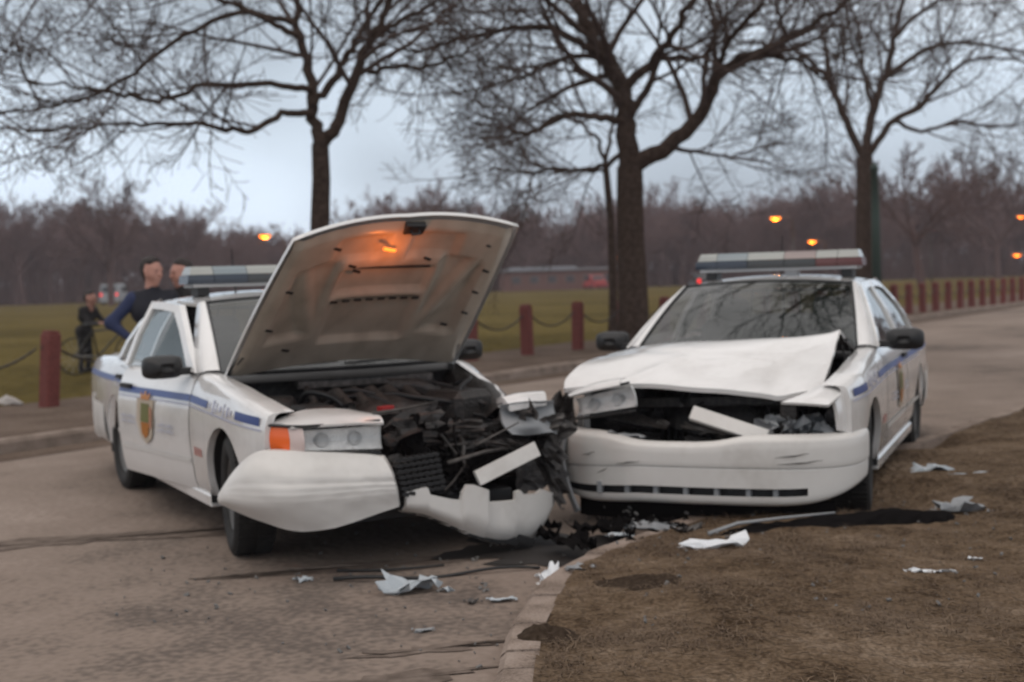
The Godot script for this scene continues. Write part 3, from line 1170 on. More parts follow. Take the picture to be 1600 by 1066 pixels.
	var bc := [
		[Vector3(-1.10, 0.43, 0.50), Vector3(-1.105, 0.415, 0.51), Vector3(-1.105, 0.40, 0.51), Vector3(-1.10, 0.385, 0.50)],
		[Vector3(-1.03, 0.575, 0.60), Vector3(-1.075, 0.51, 0.64), Vector3(-1.095, 0.42, 0.64), Vector3(-1.05, 0.355, 0.60)],
		[Vector3(-0.955, 0.66, 0.72), Vector3(-1.00, 0.565, 0.80), Vector3(-1.01, 0.42, 0.82), Vector3(-0.955, 0.31, 0.74)],
		[Vector3(-0.80, 0.665, 0.83), Vector3(-0.84, 0.57, 0.92), Vector3(-0.86, 0.43, 0.955), Vector3(-0.81, 0.262, 0.88)],
		[Vector3(-0.60, 0.645, 0.89), Vector3(-0.64, 0.56, 0.965), Vector3(-0.65, 0.44, 1.00), Vector3(-0.63, 0.27, 0.95)],
		[Vector3(-0.44, 0.625, 0.92), Vector3(-0.46, 0.55, 0.985), Vector3(-0.46, 0.45, 1.02), Vector3(-0.44, 0.315, 0.985)],
		[Vector3(-0.35, 0.605, 0.93), Vector3(-0.335, 0.545, 0.99), Vector3(-0.315, 0.45, 1.02), Vector3(-0.29, 0.345, 0.99)]]
	var BP := patch(bc, 40, 40)
	for i in BP.size():
		for k in BP[i].size():
			var v: Vector3 = BP[i][k]
			var f: float = k / 40.0
			var fs := f - 0.16 * (i / 40.0 - 0.5)
			var groove := 0.005 * exp(-pow((fs - 0.48) / 0.016, 2)) + 0.004 * exp(-pow((fs - 0.57) / 0.014, 2)) + 0.003 * exp(-pow((fs - 0.64) / 0.014, 2)) - 0.006 * smoothstep(0.46, 0.38, fs)
			var w := noise.get_noise_3d(v.x * 220, v.y * 220, 3.0) * 0.012
			BP[i][k] = v + Vector3(0, 0, -groove + w)
	sheet(st, BP, Vector3(0.03, 0, -0.05))
	var bum := obj("front_bumper", st, M.white_bumper, car)
	bum.set_meta("label", "torn right half of the white bumper cover hanging off the corner")
	# honeycomb absorber behind the tear
	st = st_new()
	for i in 7:
		for k in 7:
			box(st, Vector3(-0.285 + i * 0.042 + k * 0.006, 0.585 - k * 0.030, 0.97 - i * 0.014), Vector3(0.036, 0.020, 0.05), Basis(Vector3.FORWARD, 0.18))
	stuff(obj("bumper_absorber", st, M.black, car))
	# --- broken lower left half
	var topline := [[-0.24, 0.415], [-0.15, 0.425], [-0.115, 0.425], [-0.10, 0.385], [0.03, 0.345], [0.08, 0.335], [0.085, 0.375], [0.115, 0.415], [0.16, 0.41], [0.245, 0.375], [0.25, 0.305], [0.33, 0.30], [0.42, 0.295], [0.425, 0.34], [0.46, 0.345], [0.49, 0.315], [0.60, 0.30], [0.66, 0.315], [0.74, 0.285], [0.85, 0.245]]
	var botline := [[-0.24, 0.30], [-0.08, 0.25], [0.06, 0.175], [0.20, 0.10], [0.36, 0.045], [0.54, 0.022], [0.70, 0.045], [0.85, 0.15]]
	st = st_new()
	var L := []
	var xs := []
	for q in topline: xs.append(q[0])
	for k in 8: xs.append(-0.24 + 1.09 * k / 7.0)
	xs.sort()
	for x in xs:
		var t := interp(topline, x)
		var b := interp(botline, x)
		var row := []
		for k in 9:
			var f := k / 8.0
			var z: float = 0.95 - 0.26 * pow(maxf(x - 0.30, 0.0) / 0.5, 2) + 0.02 * (1.0 - x) - 0.09 * pow(maxf(f - 0.55, 0.0) / 0.45, 2.0)
			row.append(Vector3(x, lerpf(t, b, f), z + (0.012 if x > 0.082 and x < 0.248 else 0.0) + noise.get_noise_3d(x * 60, f * 20, 9) * 0.008))
		L.append(row)
	st.set_smooth_group(0)
	grid(st, L)
	var Lb := border(L)
	st.set_smooth_group(-1)
	for i in Lb.size():
		var e: Vector3 = Lb[i]
		var e2: Vector3 = Lb[(i + 1) % Lb.size()]
		if e.distance_squared_to(e2) > 1e-8: quad(st, e, e + Vector3(0, 0, -0.03), e2 + Vector3(0, 0, -0.03), e2)
	var low := obj("bumper_fragment", st, M.white_bumper, car)
	low.set_meta("label", "jagged white lower half of the bumper cover")
	for k in 8:
		st = st_new()
		var x := -0.20 + k * 0.1
		box(st, Vector3(x, interp(botline, x) + 0.03, 0.86), Vector3(0.11, 0.05, 0.10), Basis(Vector3.FORWARD, 0.35))
		obj("splash_shield", st, M.black, car)
	# --- bent bars, broken left lamp
	st = st_new()
	box(st, Vector3(0.40, 0.495, 0.90), Vector3(0.40, 0.085, 0.03), Basis(Vector3.BACK, 0.33) * Basis(Vector3.RIGHT, -0.25))
	obj("grille_bar", st, M.white_bumper, car)
	rng.seed = 3131
	st = st_new()
	sheet(st, patch([
		[Vector3(-0.34, 0.74, 0.58), Vector3(-0.10, 0.77, 0.46), Vector3(0.18, 0.74, 0.50), Vector3(0.46, 0.70, 0.36), Vector3(0.66, 0.72, 0.40)],
		[Vector3(-0.36, 0.58, 0.70), Vector3(-0.10, 0.62, 0.56), Vector3(0.16, 0.56, 0.62), Vector3(0.44, 0.58, 0.44), Vector3(0.66, 0.56, 0.50)],
		[Vector3(-0.34, 0.40, 0.74), Vector3(-0.08, 0.42, 0.70), Vector3(0.18, 0.38, 0.70), Vector3(0.44, 0.36, 0.58), Vector3(0.66, 0.36, 0.56)]], 12, 24), Vector3(0, 0, -0.03))
	obj("crushed_radiator", st, M.dull, car)
	st = st_new()
	var beam := []
	for k in 13: beam.append(catmull([Vector3(-0.46, 0.44, 0.82), Vector3(-0.2, 0.46, 0.80), Vector3(0.1, 0.42, 0.74), Vector3(0.4, 0.43, 0.60), Vector3(0.7, 0.40, 0.54)], k / 12.0))
	tube(st, beam, 0.05, 0.045, 6)
	obj("bumper_beam", st, M.engine, car)
	for k in 20:
		st = st_new()
		var p0 := Vector3(rng.randf_range(-0.3, 0.5), rng.randf_range(0.58, 0.78), rng.randf_range(0.45, 0.72))
		var p1 := Vector3(p0.x + rng.randf_range(-0.3, 0.4), rng.randf_range(0.34, 0.66), rng.randf_range(0.62, 0.86))
		var pm := p0.lerp(p1, 0.5) + Vector3(rng.randf_range(-0.12, 0.12), rng.randf_range(-0.06, 0.10), 0.08)
		var wp := []
		for i in 9: wp.append(catmull([p0, pm, p1], i / 8.0))
		var wr := rng.randf_range(0.004, 0.012)
		tube(st, wp, wr, wr, 6)
		obj("hanging_wire", st, M.dull if k % 4 else M.grime, car)
	for k in 26:
		st = st_new()
		var px := rng.randf_range(-0.28, 0.74)
		var c0 := Vector3(px, rng.randf_range(0.32, 0.78) - 0.06 * px, rng.randf_range(0.56, 0.80) - 0.12 * px)
		crumple(st, c0, Vector2(rng.randf_range(0.10, 0.30), rng.randf_range(0.06, 0.16)), 0.05, Basis.from_euler(Vector3(rng.randf_range(0.4, 1.9), rng.randf_range(-0.8, 0.8), rng.randf_range(-0.7, 0.7))), 300 + k, 5, 0.3)
		obj("crushed_panel", st, [M.dull, M.black, M.engine, M.dull, M.grime][k % 5], car)
	st = st_new()
	tube(st, [Vector3(0.05, 0.53, 0.88), Vector3(0.30, 0.565, 0.84), Vector3(0.5, 0.56, 0.76)], 0.012, 0.008, 6)
	obj("bent_stay", st, M.grime, car)
	st = st_new()
	tube(st, [Vector3(-0.02, 0.40, 0.98), Vector3(0.03, 0.45, 0.99), Vector3(0.10, 0.535, 1.0)], 0.006, 0.003, 5)
	obj("bent_stay", st, M.grime, car)
	st = st_new()
	tube(st, [Vector3(0.20, 0.62, 0.93), Vector3(0.36, 0.67, 0.9), Vector3(0.5, 0.71, 0.86)], 0.007, 0.004, 5)
	obj("bent_stay", st, M.grime, car)
	st = st_new()
	sheet(st, patch([
		[Vector3(0.52, 0.82, 0.56), Vector3(0.64, 0.845, 0.56), Vector3(0.80, 0.84, 0.52)],
		[Vector3(0.51, 0.835, 0.66), Vector3(0.63, 0.85, 0.66), Vector3(0.82, 0.845, 0.60)],
		[Vector3(0.52, 0.79, 0.73), Vector3(0.63, 0.80, 0.73), Vector3(0.80, 0.80, 0.66)]], 8, 8), Vector3(0, -0.03, 0))
	obj("header_scrap", st, M.white, car)
	st = st_new()
	sheet(st, patch([
		[Vector3(0.47, 0.80, 0.72), Vector3(0.61, 0.81, 0.74), Vector3(0.75, 0.80, 0.70), Vector3(0.87, 0.79, 0.62)],
		[Vector3(0.48, 0.75, 0.70), Vector3(0.61, 0.75, 0.66), Vector3(0.75, 0.745, 0.64), Vector3(0.88, 0.75, 0.60)],
		[Vector3(0.46, 0.69, 0.76), Vector3(0.63, 0.68, 0.78), Vector3(0.73, 0.69, 0.72), Vector3(0.86, 0.68, 0.66)],
		[Vector3(0.49, 0.64, 0.80), Vector3(0.62, 0.62, 0.76), Vector3(0.76, 0.625, 0.76), Vector3(0.84, 0.60, 0.70)]], 10, 14), Vector3(0, 0, -0.02))
	var sm := obj("smashed_headlight", st, M.greyplastic, car)
	st = st_new()
	lathe(st, [Vector2(0.055, 0.0), Vector2(0.05, 0.035), Vector2(0.038, 0.03), Vector2(0.03, 0.0)], 18, Transform3D(Basis(Vector3.UP, -PI / 2), Vector3(0.65, 0.725, 0.70)))
	obj("bulb_socket", st, M.grime, sm)
	st = st_new()
	lathe(st, [Vector2(0.03, 0.0), Vector2(0.0, 0.004)], 18, Transform3D(Basis(Vector3.UP, -PI / 2), Vector3(0.65, 0.725, 0.705)))
	obj("socket_hole", st, M.black, sm)
	for q in [[Vector3(0.80, 0.54, 0.68), Vector2(0.13, 0.28), 7.0, 0.5], [Vector3(0.84, 0.34, 0.66), Vector2(0.10, 0.26), 8.0, 0.3], [Vector3(0.78, 0.66, 0.72), Vector2(0.20, 0.10), 10.0, 0.2], [Vector3(0.42, 0.60, 0.84), Vector2(0.20, 0.05), 9.0, -0.2], [Vector3(0.72, 0.44, 0.62), Vector2(0.30, 0.30), 11.0, 0.4], [Vector3(0.88, 0.60, 0.60), Vector2(0.24, 0.20), 12.0, 0.9]]:
		st = st_new()
		crumple(st, q[0], q[1], 0.03, Basis(Vector3.RIGHT, 1.45) * Basis(Vector3.UP, q[3]), q[2], 6)
		obj("torn_plastic", st, M.grime if q[2] > 9.5 and q[2] < 10.5 else M.engine, car)
	st = st_new()
	box(st, Vector3(-0.12, 0.80, 0.45), Vector3(0.09, 0.035, 0.05), Basis(Vector3.UP, 0.3))
	obj("red_cap", st, mat(lin(0.35, 0.02, 0.02), 0.5), car)

func front_of_right(car: Node3D, bend: Callable) -> void:
	# --- buckled bonnet
	var ctrl := [
		[Vector3(-0.86, 0.815, 0.64), Vector3(-0.60, 0.845, 0.68), Vector3(-0.30, 0.855, 0.68), Vector3(0.10, 0.825, 0.66), Vector3(0.46, 0.795, 0.64), Vector3(0.64, 0.815, 0.62), Vector3(0.715, 0.825, 0.58)],
		[Vector3(-0.885, 0.87, 0.52), Vector3(-0.60, 0.89, 0.56), Vector3(-0.30, 0.89, 0.56), Vector3(0.10, 0.87, 0.54), Vector3(0.46, 0.85, 0.52), Vector3(0.62, 0.86, 0.50), Vector3(0.712, 0.872, 0.46)],
		[Vector3(-0.86, 0.945, 0.30), Vector3(-0.58, 0.965, 0.30), Vector3(-0.28, 0.965, 0.28), Vector3(0.10, 0.955, 0.26), Vector3(0.44, 0.955, 0.26), Vector3(0.62, 0.96, 0.24), Vector3(0.712, 0.975, 0.20)],
		[Vector3(-0.80, 0.985, 0.02), Vector3(-0.54, 1.02, 0.02), Vector3(-0.26, 1.03, 0.00), Vector3(0.10, 1.04, -0.02), Vector3(0.42, 1.055, -0.04), Vector3(0.62, 1.07, -0.06), Vector3(0.708, 1.09, -0.08)],
		[Vector3(-0.77, 0.995, -0.22), Vector3(-0.52, 1.04, -0.22), Vector3(-0.25, 1.055, -0.22), Vector3(0.10, 1.07, -0.22), Vector3(0.42, 1.085, -0.22), Vector3(0.62, 1.10, -0.22), Vector3(0.705, 1.12, -0.22)],
		[Vector3(-0.755, 0.985, -0.48), Vector3(-0.52, 1.01, -0.45), Vector3(-0.25, 1.015, -0.40), Vector3(0.10, 1.015, -0.39), Vector3(0.42, 1.01, -0.43), Vector3(0.60, 1.005, -0.46), Vector3(0.73, 1.0, -0.48)]]
	var P := patch(ctrl, 30, 36)
	for i in P.size():
		for k in P[i].size():
			var v: Vector3 = P[i][k]
			var w := noise.get_noise_3d(v.x * 70, 7.0, v.z * 70)
			v.y += w * 0.009 - 0.012 * exp(-pow((v.x - 0.46 - 0.25 * (v.z - 0.6)) / 0.06, 2)) * clampf((v.z - 0.1) / 0.5, 0, 1)
			v.y += 0.010 * maxf(0.0, 1.0 - absf(v.x + 0.12 + 0.5 * v.z) / 0.05) * clampf(v.z / 0.4, 0, 1) - 0.008 * maxf(0.0, 1.0 - absf(v.z - 0.16 - 0.2 * v.x) / 0.05)
			P[i][k] = v
	var st := st_new()
	sheet(st, P, Vector3(0, -0.028, -0.006))
	var hood := obj("bonnet", st, M.white, car)
	hood.set_meta("label", "buckled bonnet folded up into a ridge")
	st = st_new()
	var Q := []
	for r in P:
		var row := []
		for p in r: row.append(p + Vector3(0, -0.03, -0.008))
		Q.append(row)
	grid(st, Q)
	obj("bonnet_frame", st, M.grime, hood)
	st = st_new()
	tube(st, [Vector3(0.74, 0.94, -0.50), Vector3(0.75, 1.0, -0.40), Vector3(0.735, 1.06, -0.2)], 0.016, 0.014, 6)
	obj("hinge", st, M.black, hood)
	st = st_new()
	tube(st, [Vector3(0.76, 0.93, -0.05), Vector3(0.75, 0.99, -0.02), Vector3(0.74, 1.04, -0.02)], 0.008, 0.008, 6)
	obj("hinge", st, M.black, hood)
	# --- bumper cover with its intake slot
	var rows := [[0.13, 0.205], [0.05, 0.212], [0.022, 0.226], [0.014, 0.245], [0.011, 0.270], [0.009, 0.315], [0.008, 0.335], [0.007, 0.385], [0.006, 0.418], [0.006, 0.424], [0.009, 0.428], [0.002, 0.433], [0.0, 0.439], [0.0, 0.47], [-0.001, 0.53], [0.001, 0.578], [0.008, 0.594], [0.026, 0.606], [0.08, 0.616]]
	var build := func(a0: float, a1: float, n: int, j0: int, j1: int, s: SurfaceTool) -> Array:
		var G := []
		for i in n + 1:
			var a := lerpf(a0, a1, float(i) / n)
			var p := bumper_xz(a)
			var nn := Vector2(p.x / 0.945, (p.y - 0.40) / 0.58)
			nn = Vector2(signf(nn.x) * pow(absf(nn.x), 3.0), pow(maxf(nn.y, 0.0), 3.0)).normalized()
			var row := []
			for j in range(j0, j1 + 1):
				var q: Array = rows[j]
				var y: float = q[1]
				# the cover sags in the middle where the grille has gone
				var up := clampf((y - 0.43) / 0.19, 0, 1)
				var dip := exp(-pow((p.x + 0.08) / 0.36, 4.0))
				y -= 0.050 * dip * up
				y += 0.10 * pow(absf(p.x) / 0.945, 7.0) * clampf((0.40 - q[1]) / 0.19, 0, 1)
				y -= 0.05 * clampf((-p.x - 0.3) / 0.6, 0, 1) * (1.0 - up)
				var v := Vector3(p.x - nn.x * q[0], y - 0.03, p.y - nn.y * q[0] - 0.10 * clampf((-p.x - 0.35) / 0.6, 0, 1))
				v.z += noise.get_noise_3d(v.x * 80, v.y * 60, 4.0) * 0.008
				row.append(v)
			G.append(row)
		grid(s, G)
		return G
	st = st_new()
	var aL := -1.02
	var aR := 0.62
	build.call(-1.5, aL, 14, 0, 18, st)
	build.call(aL, aR, 40, 0, 4, st)
	build.call(aL, aR, 40, 5, 18, st)
	build.call(aR, PI / 2, 18, 0, 18, st)
	var bum := obj("front_bumper", st, M.white_bumper, car)
	bum.set_meta("label", "scuffed white bumper cover with a long dark intake slot")
	st = st_new()
	for i in 15:
		var a := lerpf(aL, aR, i / 14.0)
		var p := bumper_xz(a)
		if i < 14:
			var p2 := bumper_xz(lerpf(aL, aR, (i + 1) / 14.0))
			quad(st, Vector3(p.x * 0.97, 0.21, p.y - 0.09), Vector3(p.x * 0.97, 0.30, p.y - 0.09), Vector3(p2.x * 0.97, 0.30, p2.y - 0.09), Vector3(p2.x * 0.97, 0.21, p2.y - 0.09))
	obj("intake_slot", st, M.black, bum)
	for x in [-0.55, -0.37, -0.19, -0.01, 0.17, 0.35, 0.50]:
		st = st_new()
		box(st, Vector3(x, 0.255, 0.935 - 0.16 * x * x), Vector3(0.028, 0.07, 0.05))
		obj("slot_divider", st, M.greyplastic, bum)
	for q in [[-0.62, 0.45, 0.10, 0.3], [-0.35, 0.415, 0.16, 0.12], [0.60, 0.475, 0.18, 0.14], [0.64, 0.435, 0.24, 0.08], [-0.52, 0.36, 0.08, 0.5]]:
		var P2 := []
		st = st_new()
		for i in 7:
			var x: float = q[0] + q[2] * (i / 6.0 - 0.5)
			# find the cover's plan at this x
			var a := asin(clampf(pow(absf(x) / 0.945, 1.0 / 0.60), 0, 1)) * signf(x)
			var z := bumper_xz(a).y + 0.012 - 0.10 * clampf((-x - 0.35) / 0.6, 0, 1)
			var y: float = q[1] + q[3] * (x - q[0]) + 0.008 * noise.get_noise_2d(x * 900, q[0] * 50)
			var h := 0.0035 * (1.0 - absf(i / 3.0 - 1.0)) + 0.001
			P2.append([Vector3(x, y - h, z), Vector3(x, y + h, z)])
		grid(st, P2)
		obj("scuff", st, M.grime, bum)
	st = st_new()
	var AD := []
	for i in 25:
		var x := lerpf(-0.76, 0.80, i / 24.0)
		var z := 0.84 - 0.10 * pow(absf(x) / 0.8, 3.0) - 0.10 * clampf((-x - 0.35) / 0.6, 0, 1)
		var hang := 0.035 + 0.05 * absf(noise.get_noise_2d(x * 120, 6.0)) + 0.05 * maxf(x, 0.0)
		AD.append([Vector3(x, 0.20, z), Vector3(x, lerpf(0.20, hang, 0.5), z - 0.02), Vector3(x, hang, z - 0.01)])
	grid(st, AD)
	obj("added_shade_skirt", st, M.dull, car)  # black skirt added to darken the shaded gap below the bumper
	# --- hanging right lamp
	var c := Vector3(-0.62, 0.70, 0.86)
	var hx := Transform3D(Basis.IDENTITY, Vector3(-0.60, 0.735, 0.80)) * Transform3D(Basis(Vector3.BACK, 0.22) * Basis(Vector3.UP, -0.12), Vector3.ZERO) * Transform3D(Basis.IDENTITY, -c)
	var hl := make_headlight(car, -1.0, hx, false)
	hl.set_meta("label", "clear right headlight knocked loose and tilted")
	st = st_new()
	sheet(st, patch([
		[hx * Vector3(-0.80, 0.80, 0.72), hx * Vector3(-0.6, 0.83, 0.74), hx * Vector3(-0.42, 0.82, 0.78)],
		[hx * Vector3(-0.80, 0.80, 0.82), hx * Vector3(-0.6, 0.825, 0.86), hx * Vector3(-0.40, 0.82, 0.88)],
		[hx * Vector3(-0.78, 0.785, 0.86), hx * Vector3(-0.6, 0.79, 0.91), hx * Vector3(-0.40, 0.785, 0.93)]], 6, 8), Vector3(0, -0.01, -0.01))
	obj("header_scrap", st, M.white, car)
	# --- behind the gap
	st = st_new()
	for k in 26:
		box(st, Vector3(-0.5 + k * 0.042, 0.52, 0.28), Vector3(0.016, 0.34, 0.03))
	stuff(obj("radiator_fins", st, M.black, car))
	st = st_new()
	box(st, Vector3(0.0, 0.73, 0.46), Vector3(1.3, 0.06, 0.07), Basis(Vector3.BACK, 0.03))
	box(st, Vector3(0.0, 0.42, 0.66), Vector3(1.3, 0.12, 0.09))
	box(st, Vector3(0.52, 0.60, 0.56), Vector3(0.10, 0.26, 0.08))
	stuff(obj("radiator_support", st, M.engine, car))
	st = st_new()
	box(st, Vector3(0.215, 0.625, 0.80), Vector3(0.46, 0.085, 0.045), Basis(Vector3.BACK, -0.30) * Basis(Vector3.RIGHT, -0.5))
	obj("grille_bar", st, M.white_bumper, car)
	for k in 10:
		st = st_new()
		crumple(st, Vector3(0.40 + 0.045 * k, 0.60 + 0.035 * sin(k * 2.3), 0.62 + 0.04 * cos(k * 1.7)), Vector2(0.16, 0.09), 0.03, Basis.from_euler(Vector3(1.2 + sin(k * 3.0) * 0.6, k * 0.8, cos(k * 2.0) * 0.5)), 20 + k, 4)
		obj("torn_lamp_housing", st, M.greyplastic, car)
	st = st_new()
	crumple(st, Vector3(-0.40, 0.56, 0.84), Vector2(0.22, 0.06), 0.015, Basis(Vector3.BACK, -0.12), 40, 5)
	obj("torn_plastic", st, M.greyplastic, car)
	st = st_new()
	lathe(st, [Vector2(0.055, 0.0), Vector2(0.05, 0.05), Vector2(0.0, 0.06)], 16, Transform3D(Basis(Vector3.UP, -PI / 2), Vector3(0.79, 0.67, 0.60)))
	obj("lamp_socket", st, M.black, car)
	# left wing lip over the empty lamp hole, corner of the cover
	st = st_new()
	sheet(st, patch([
		[Vector3(0.70, 0.845, 0.58), Vector3(0.76, 0.845, 0.60), Vector3(0.845, 0.815, 0.60)],
		[Vector3(0.62, 0.80, 0.74), Vector3(0.72, 0.80, 0.78), Vector3(0.82, 0.785, 0.76)],
		[Vector3(0.52, 0.765, 0.82), Vector3(0.66, 0.765, 0.86), Vector3(0.79, 0.755, 0.85)]], 6, 8), Vector3(0, -0.014, -0.01))
	sheet(st, patch([
		[Vector3(0.845, 0.815, 0.62), Vector3(0.862, 0.70, 0.62), Vector3(0.862, 0.585, 0.63)],
		[Vector3(0.832, 0.79, 0.69), Vector3(0.848, 0.70, 0.70), Vector3(0.850, 0.59, 0.70)],
		[Vector3(0.815, 0.76, 0.76), Vector3(0.828, 0.69, 0.755), Vector3(0.835, 0.60, 0.75)]], 6, 8), Vector3(-0.02, 0, -0.01))
	obj("wing_lip", st, M.white, car)
	# torn right corner of the cover
	st = st_new()
	sheet(st, patch([
		[Vector3(-0.90, 0.585, 0.62), Vector3(-0.87, 0.58, 0.70), Vector3(-0.80, 0.575, 0.77)],
		[Vector3(-0.92, 0.44, 0.62), Vector3(-0.885, 0.43, 0.73), Vector3(-0.82, 0.42, 0.80)],
		[Vector3(-0.86, 0.28, 0.68), Vector3(-0.83, 0.26, 0.79), Vector3(-0.77, 0.24, 0.84)],
		[Vector3(-0.76, 0.09, 0.76), Vector3(-0.735, 0.08, 0.84), Vector3(-0.70, 0.10, 0.87)]], 14, 8), Vector3(0.01, 0, -0.015))
	obj("torn_bumper_corner", st, M.greyplastic, car)
	for q in [[Vector3(-0.90, 0.50, 0.60), Vector2(0.22, 0.22), 51.0], [Vector3(-0.88, 0.66, 0.58), Vector2(0.24, 0.14), 52.0], [Vector3(-0.86, 0.34, 0.64), Vector2(0.20, 0.22), 53.0], [Vector3(-0.96, 0.42, 0.52), Vector2(0.26, 0.26), 54.0]]:
		st = st_new()
		crumple(st, q[0], q[1], 0.045, Basis(Vector3.RIGHT, 1.35) * Basis(Vector3.UP, q[2]), q[2], 6, 0.3)
		obj("crushed_panel", st, M.black if int(q[2]) % 2 else M.engine, car)

# ------------------------------------------------------------------ trees
class Buf:
	var v := PackedVector3Array()
	var n := PackedVector3Array()
	var ix := PackedInt32Array()
	func tube(pts: Array, r0: float, r1: float, sides: int) -> void:
		var up := Vector3(0.31, 0.2, 0.9)
		var base := v.size()
		var cnt := pts.size()
		for i in cnt:
			var d: Vector3 = (pts[mini(i + 1, cnt - 1)] - pts[maxi(i - 1, 0)]).normalized()
			var a := d.cross(up)
			if a.length_squared() < 0.01: a = d.cross(Vector3(0.9, 0.2, 0.1))
			a = a.normalized()
			up = a.cross(d)
			var r := lerpf(r0, r1, float(i) / (cnt - 1))
			for k in sides:
				var an := TAU * k / sides
				var q := a * cos(an) + up * sin(an)
				v.append(pts[i] + q * r)
				n.append(q)
		for i in cnt - 1:
			for k in sides:
				var a := base + i * sides + k
				var b := base + i * sides + (k + 1) % sides
				ix.append(a); ix.append(b); ix.append(b + sides)
				ix.append(a); ix.append(b + sides); ix.append(a + sides)
	func mesh(m: Material) -> ArrayMesh:
		var arr := []
		arr.resize(Mesh.ARRAY_MAX)
		arr[Mesh.ARRAY_VERTEX] = v
		arr[Mesh.ARRAY_NORMAL] = n
		arr[Mesh.ARRAY_INDEX] = ix
		var am := ArrayMesh.new()
		am.add_surface_from_arrays(Mesh.PRIMITIVE_TRIANGLES, arr)
		am.surface_set_material(0, m)
		return am

func rand_dir(d: Vector3, spread: float) -> Vector3:
	var q := Vector3(rng.randfn(), rng.randfn(), rng.randfn())
	q = (q - d * q.dot(d)).normalized()
	return (d * cos(spread) + q * sin(spread)).normalized()

# a branch and everything that grows from it
func grow(b: Buf, p: Vector3, d: Vector3, length: float, r: float, level: int, how: Dictionary) -> void:
	var segs := 5 if level > 1 else (4 if level == 1 else 3)
	var pts := [p]
	var dirs := [d]
	var q := p
	for i in segs:
		d = (rand_dir(d, rng.randf() * how.wander) + Vector3(0, how.rise, 0)).normalized()
		q += d * length / segs
		pts.append(q)
		dirs.append(d)
	b.tube(pts, r, maxf(r * 0.35, how.thin), 5 if level > 1 else 3)
	if level <= 0: return
	var kids: int = how.kids[level]
	for k in kids:
		var t := lerpf(0.15, 1.0, (k + rng.randf()) / kids)
		var x := t * segs
		var i := mini(int(x), segs - 1)
		var at: Vector3 = pts[i].lerp(pts[i + 1], x - i)
		var dd := rand_dir(dirs[i + 1], rng.randf_range(0.45, 1.05))
		grow(b, at, dd, length * rng.randf_range(0.35, 0.62) * (1.15 - 0.5 * t), maxf(r * 0.42 * (1.0 - 0.5 * t), how.thin), level - 1, how)

func clothe(b: Buf, pts: Array, r0: float, r1: float, kids: int, long: float, how: Dictionary) -> void:
	# secondary branches along a limb already drawn
	var n := pts.size() - 1
	for k in kids:
		var t := lerpf(0.22, 1.0, (k + rng.randf()) / kids)
		var x := t * n
		var i := mini(int(x), n - 1)
		var at: Vector3 = pts[i].lerp(pts[i + 1], x - i)
		var d: Vector3 = (pts[i + 1] - pts[i]).normalized()
		var r := lerpf(r0, r1, t)
		grow(b, at, rand_dir(d, rng.randf_range(0.35, 1.1)), long * rng.randf_range(0.55, 1.0) * (1.1 - 0.45 * t), maxf(0.018, r * rng.randf_range(0.30, 0.5)), 2, how)

# pixels of the 1600-wide photograph at a given distance, as a first layout of the limbs
func pix(u: float, v: float, d: float) -> Vector3:
	var a := u - 800.0
	var b := v - 533.0
	var cr := cos(0.0291)
	var sr := sin(0.0291)
	var x := (a * cr - b * sr) / 1992.0
	var y := -(a * sr + b * cr) / 1992.0
	var c := cos(0.0479)
	var s := sin(0.0479)
	var dir := Vector3(x, y * c - s, c + y * s)
	var t := d / dir.z
	return Vector3(dir.x * t, 1.5014 + dir.y * t, -d)

func park_tree(label: String, d: float, trunk: Array, rt: float, rtop: float, limbs: Array, seed_: int, group: String, kids := 15, long := 3.6) -> void:
	rng.seed = seed_
	var base := pix(trunk[0][0], trunk[0][1], d)
	base.y = 0.05
	var t := thing("bare_tree", label, "tree", base, 0.0, group)
	var b := Buf.new()
	var tp := []
	var top := pix(trunk[-1][0], trunk[-1][1], d) - base
	for q in trunk.slice(1): tp.append(pix(q[0], q[1], d) - base)
	var pts := [Vector3(0, -0.1, 0), Vector3(0, 0.25, 0)]
	pts.append_array(tp)
	b.tube([pts[0], Vector3(0, 0.12, 0), Vector3(0, 0.5, 0)], rt * 1.7, rt * 1.03, 14)
	b.tube(pts, rt * 1.1, rtop, 14)
	var o := MeshInstance3D.new()
	o.mesh = b.mesh(M.bark)
	put("trunk", o, t)
	var twigs := Buf.new()
	var how := {"wander": 0.34, "rise": 0.035, "thin": 0.0055, "kids": [0, 7, 7]}
	for l in limbs:
		# l: [radius at base, radius at end, depth drift, points...]
		var lp := []
		var n: int = l[3].size()
		for k in n:
			var q: Array = l[3][k]
			lp.append(pix(q[0], q[1], d + l[2] * pow(float(k) / (n - 1), 1.3)) - base)
		var fine := []
		for k in n * 4 + 1: fine.append(catmull(lp, float(k) / (n * 4)) + Vector3(rng.randfn(), rng.randfn(), rng.randfn()) * 0.025 * (1 if k > 0 else 0))
		var lb := Buf.new()
		lb.tube(fine, l[0] * 0.86, l[1] * 0.8, 9)
		var lo := MeshInstance3D.new()
		lo.mesh = lb.mesh(M.bark)
		put("limb", lo, t)
		clothe(twigs, fine, l[0], l[1], kids, long, how)
	var c := MeshInstance3D.new()
	c.mesh = twigs.mesh(M.twig)
	put("crown", c, t)

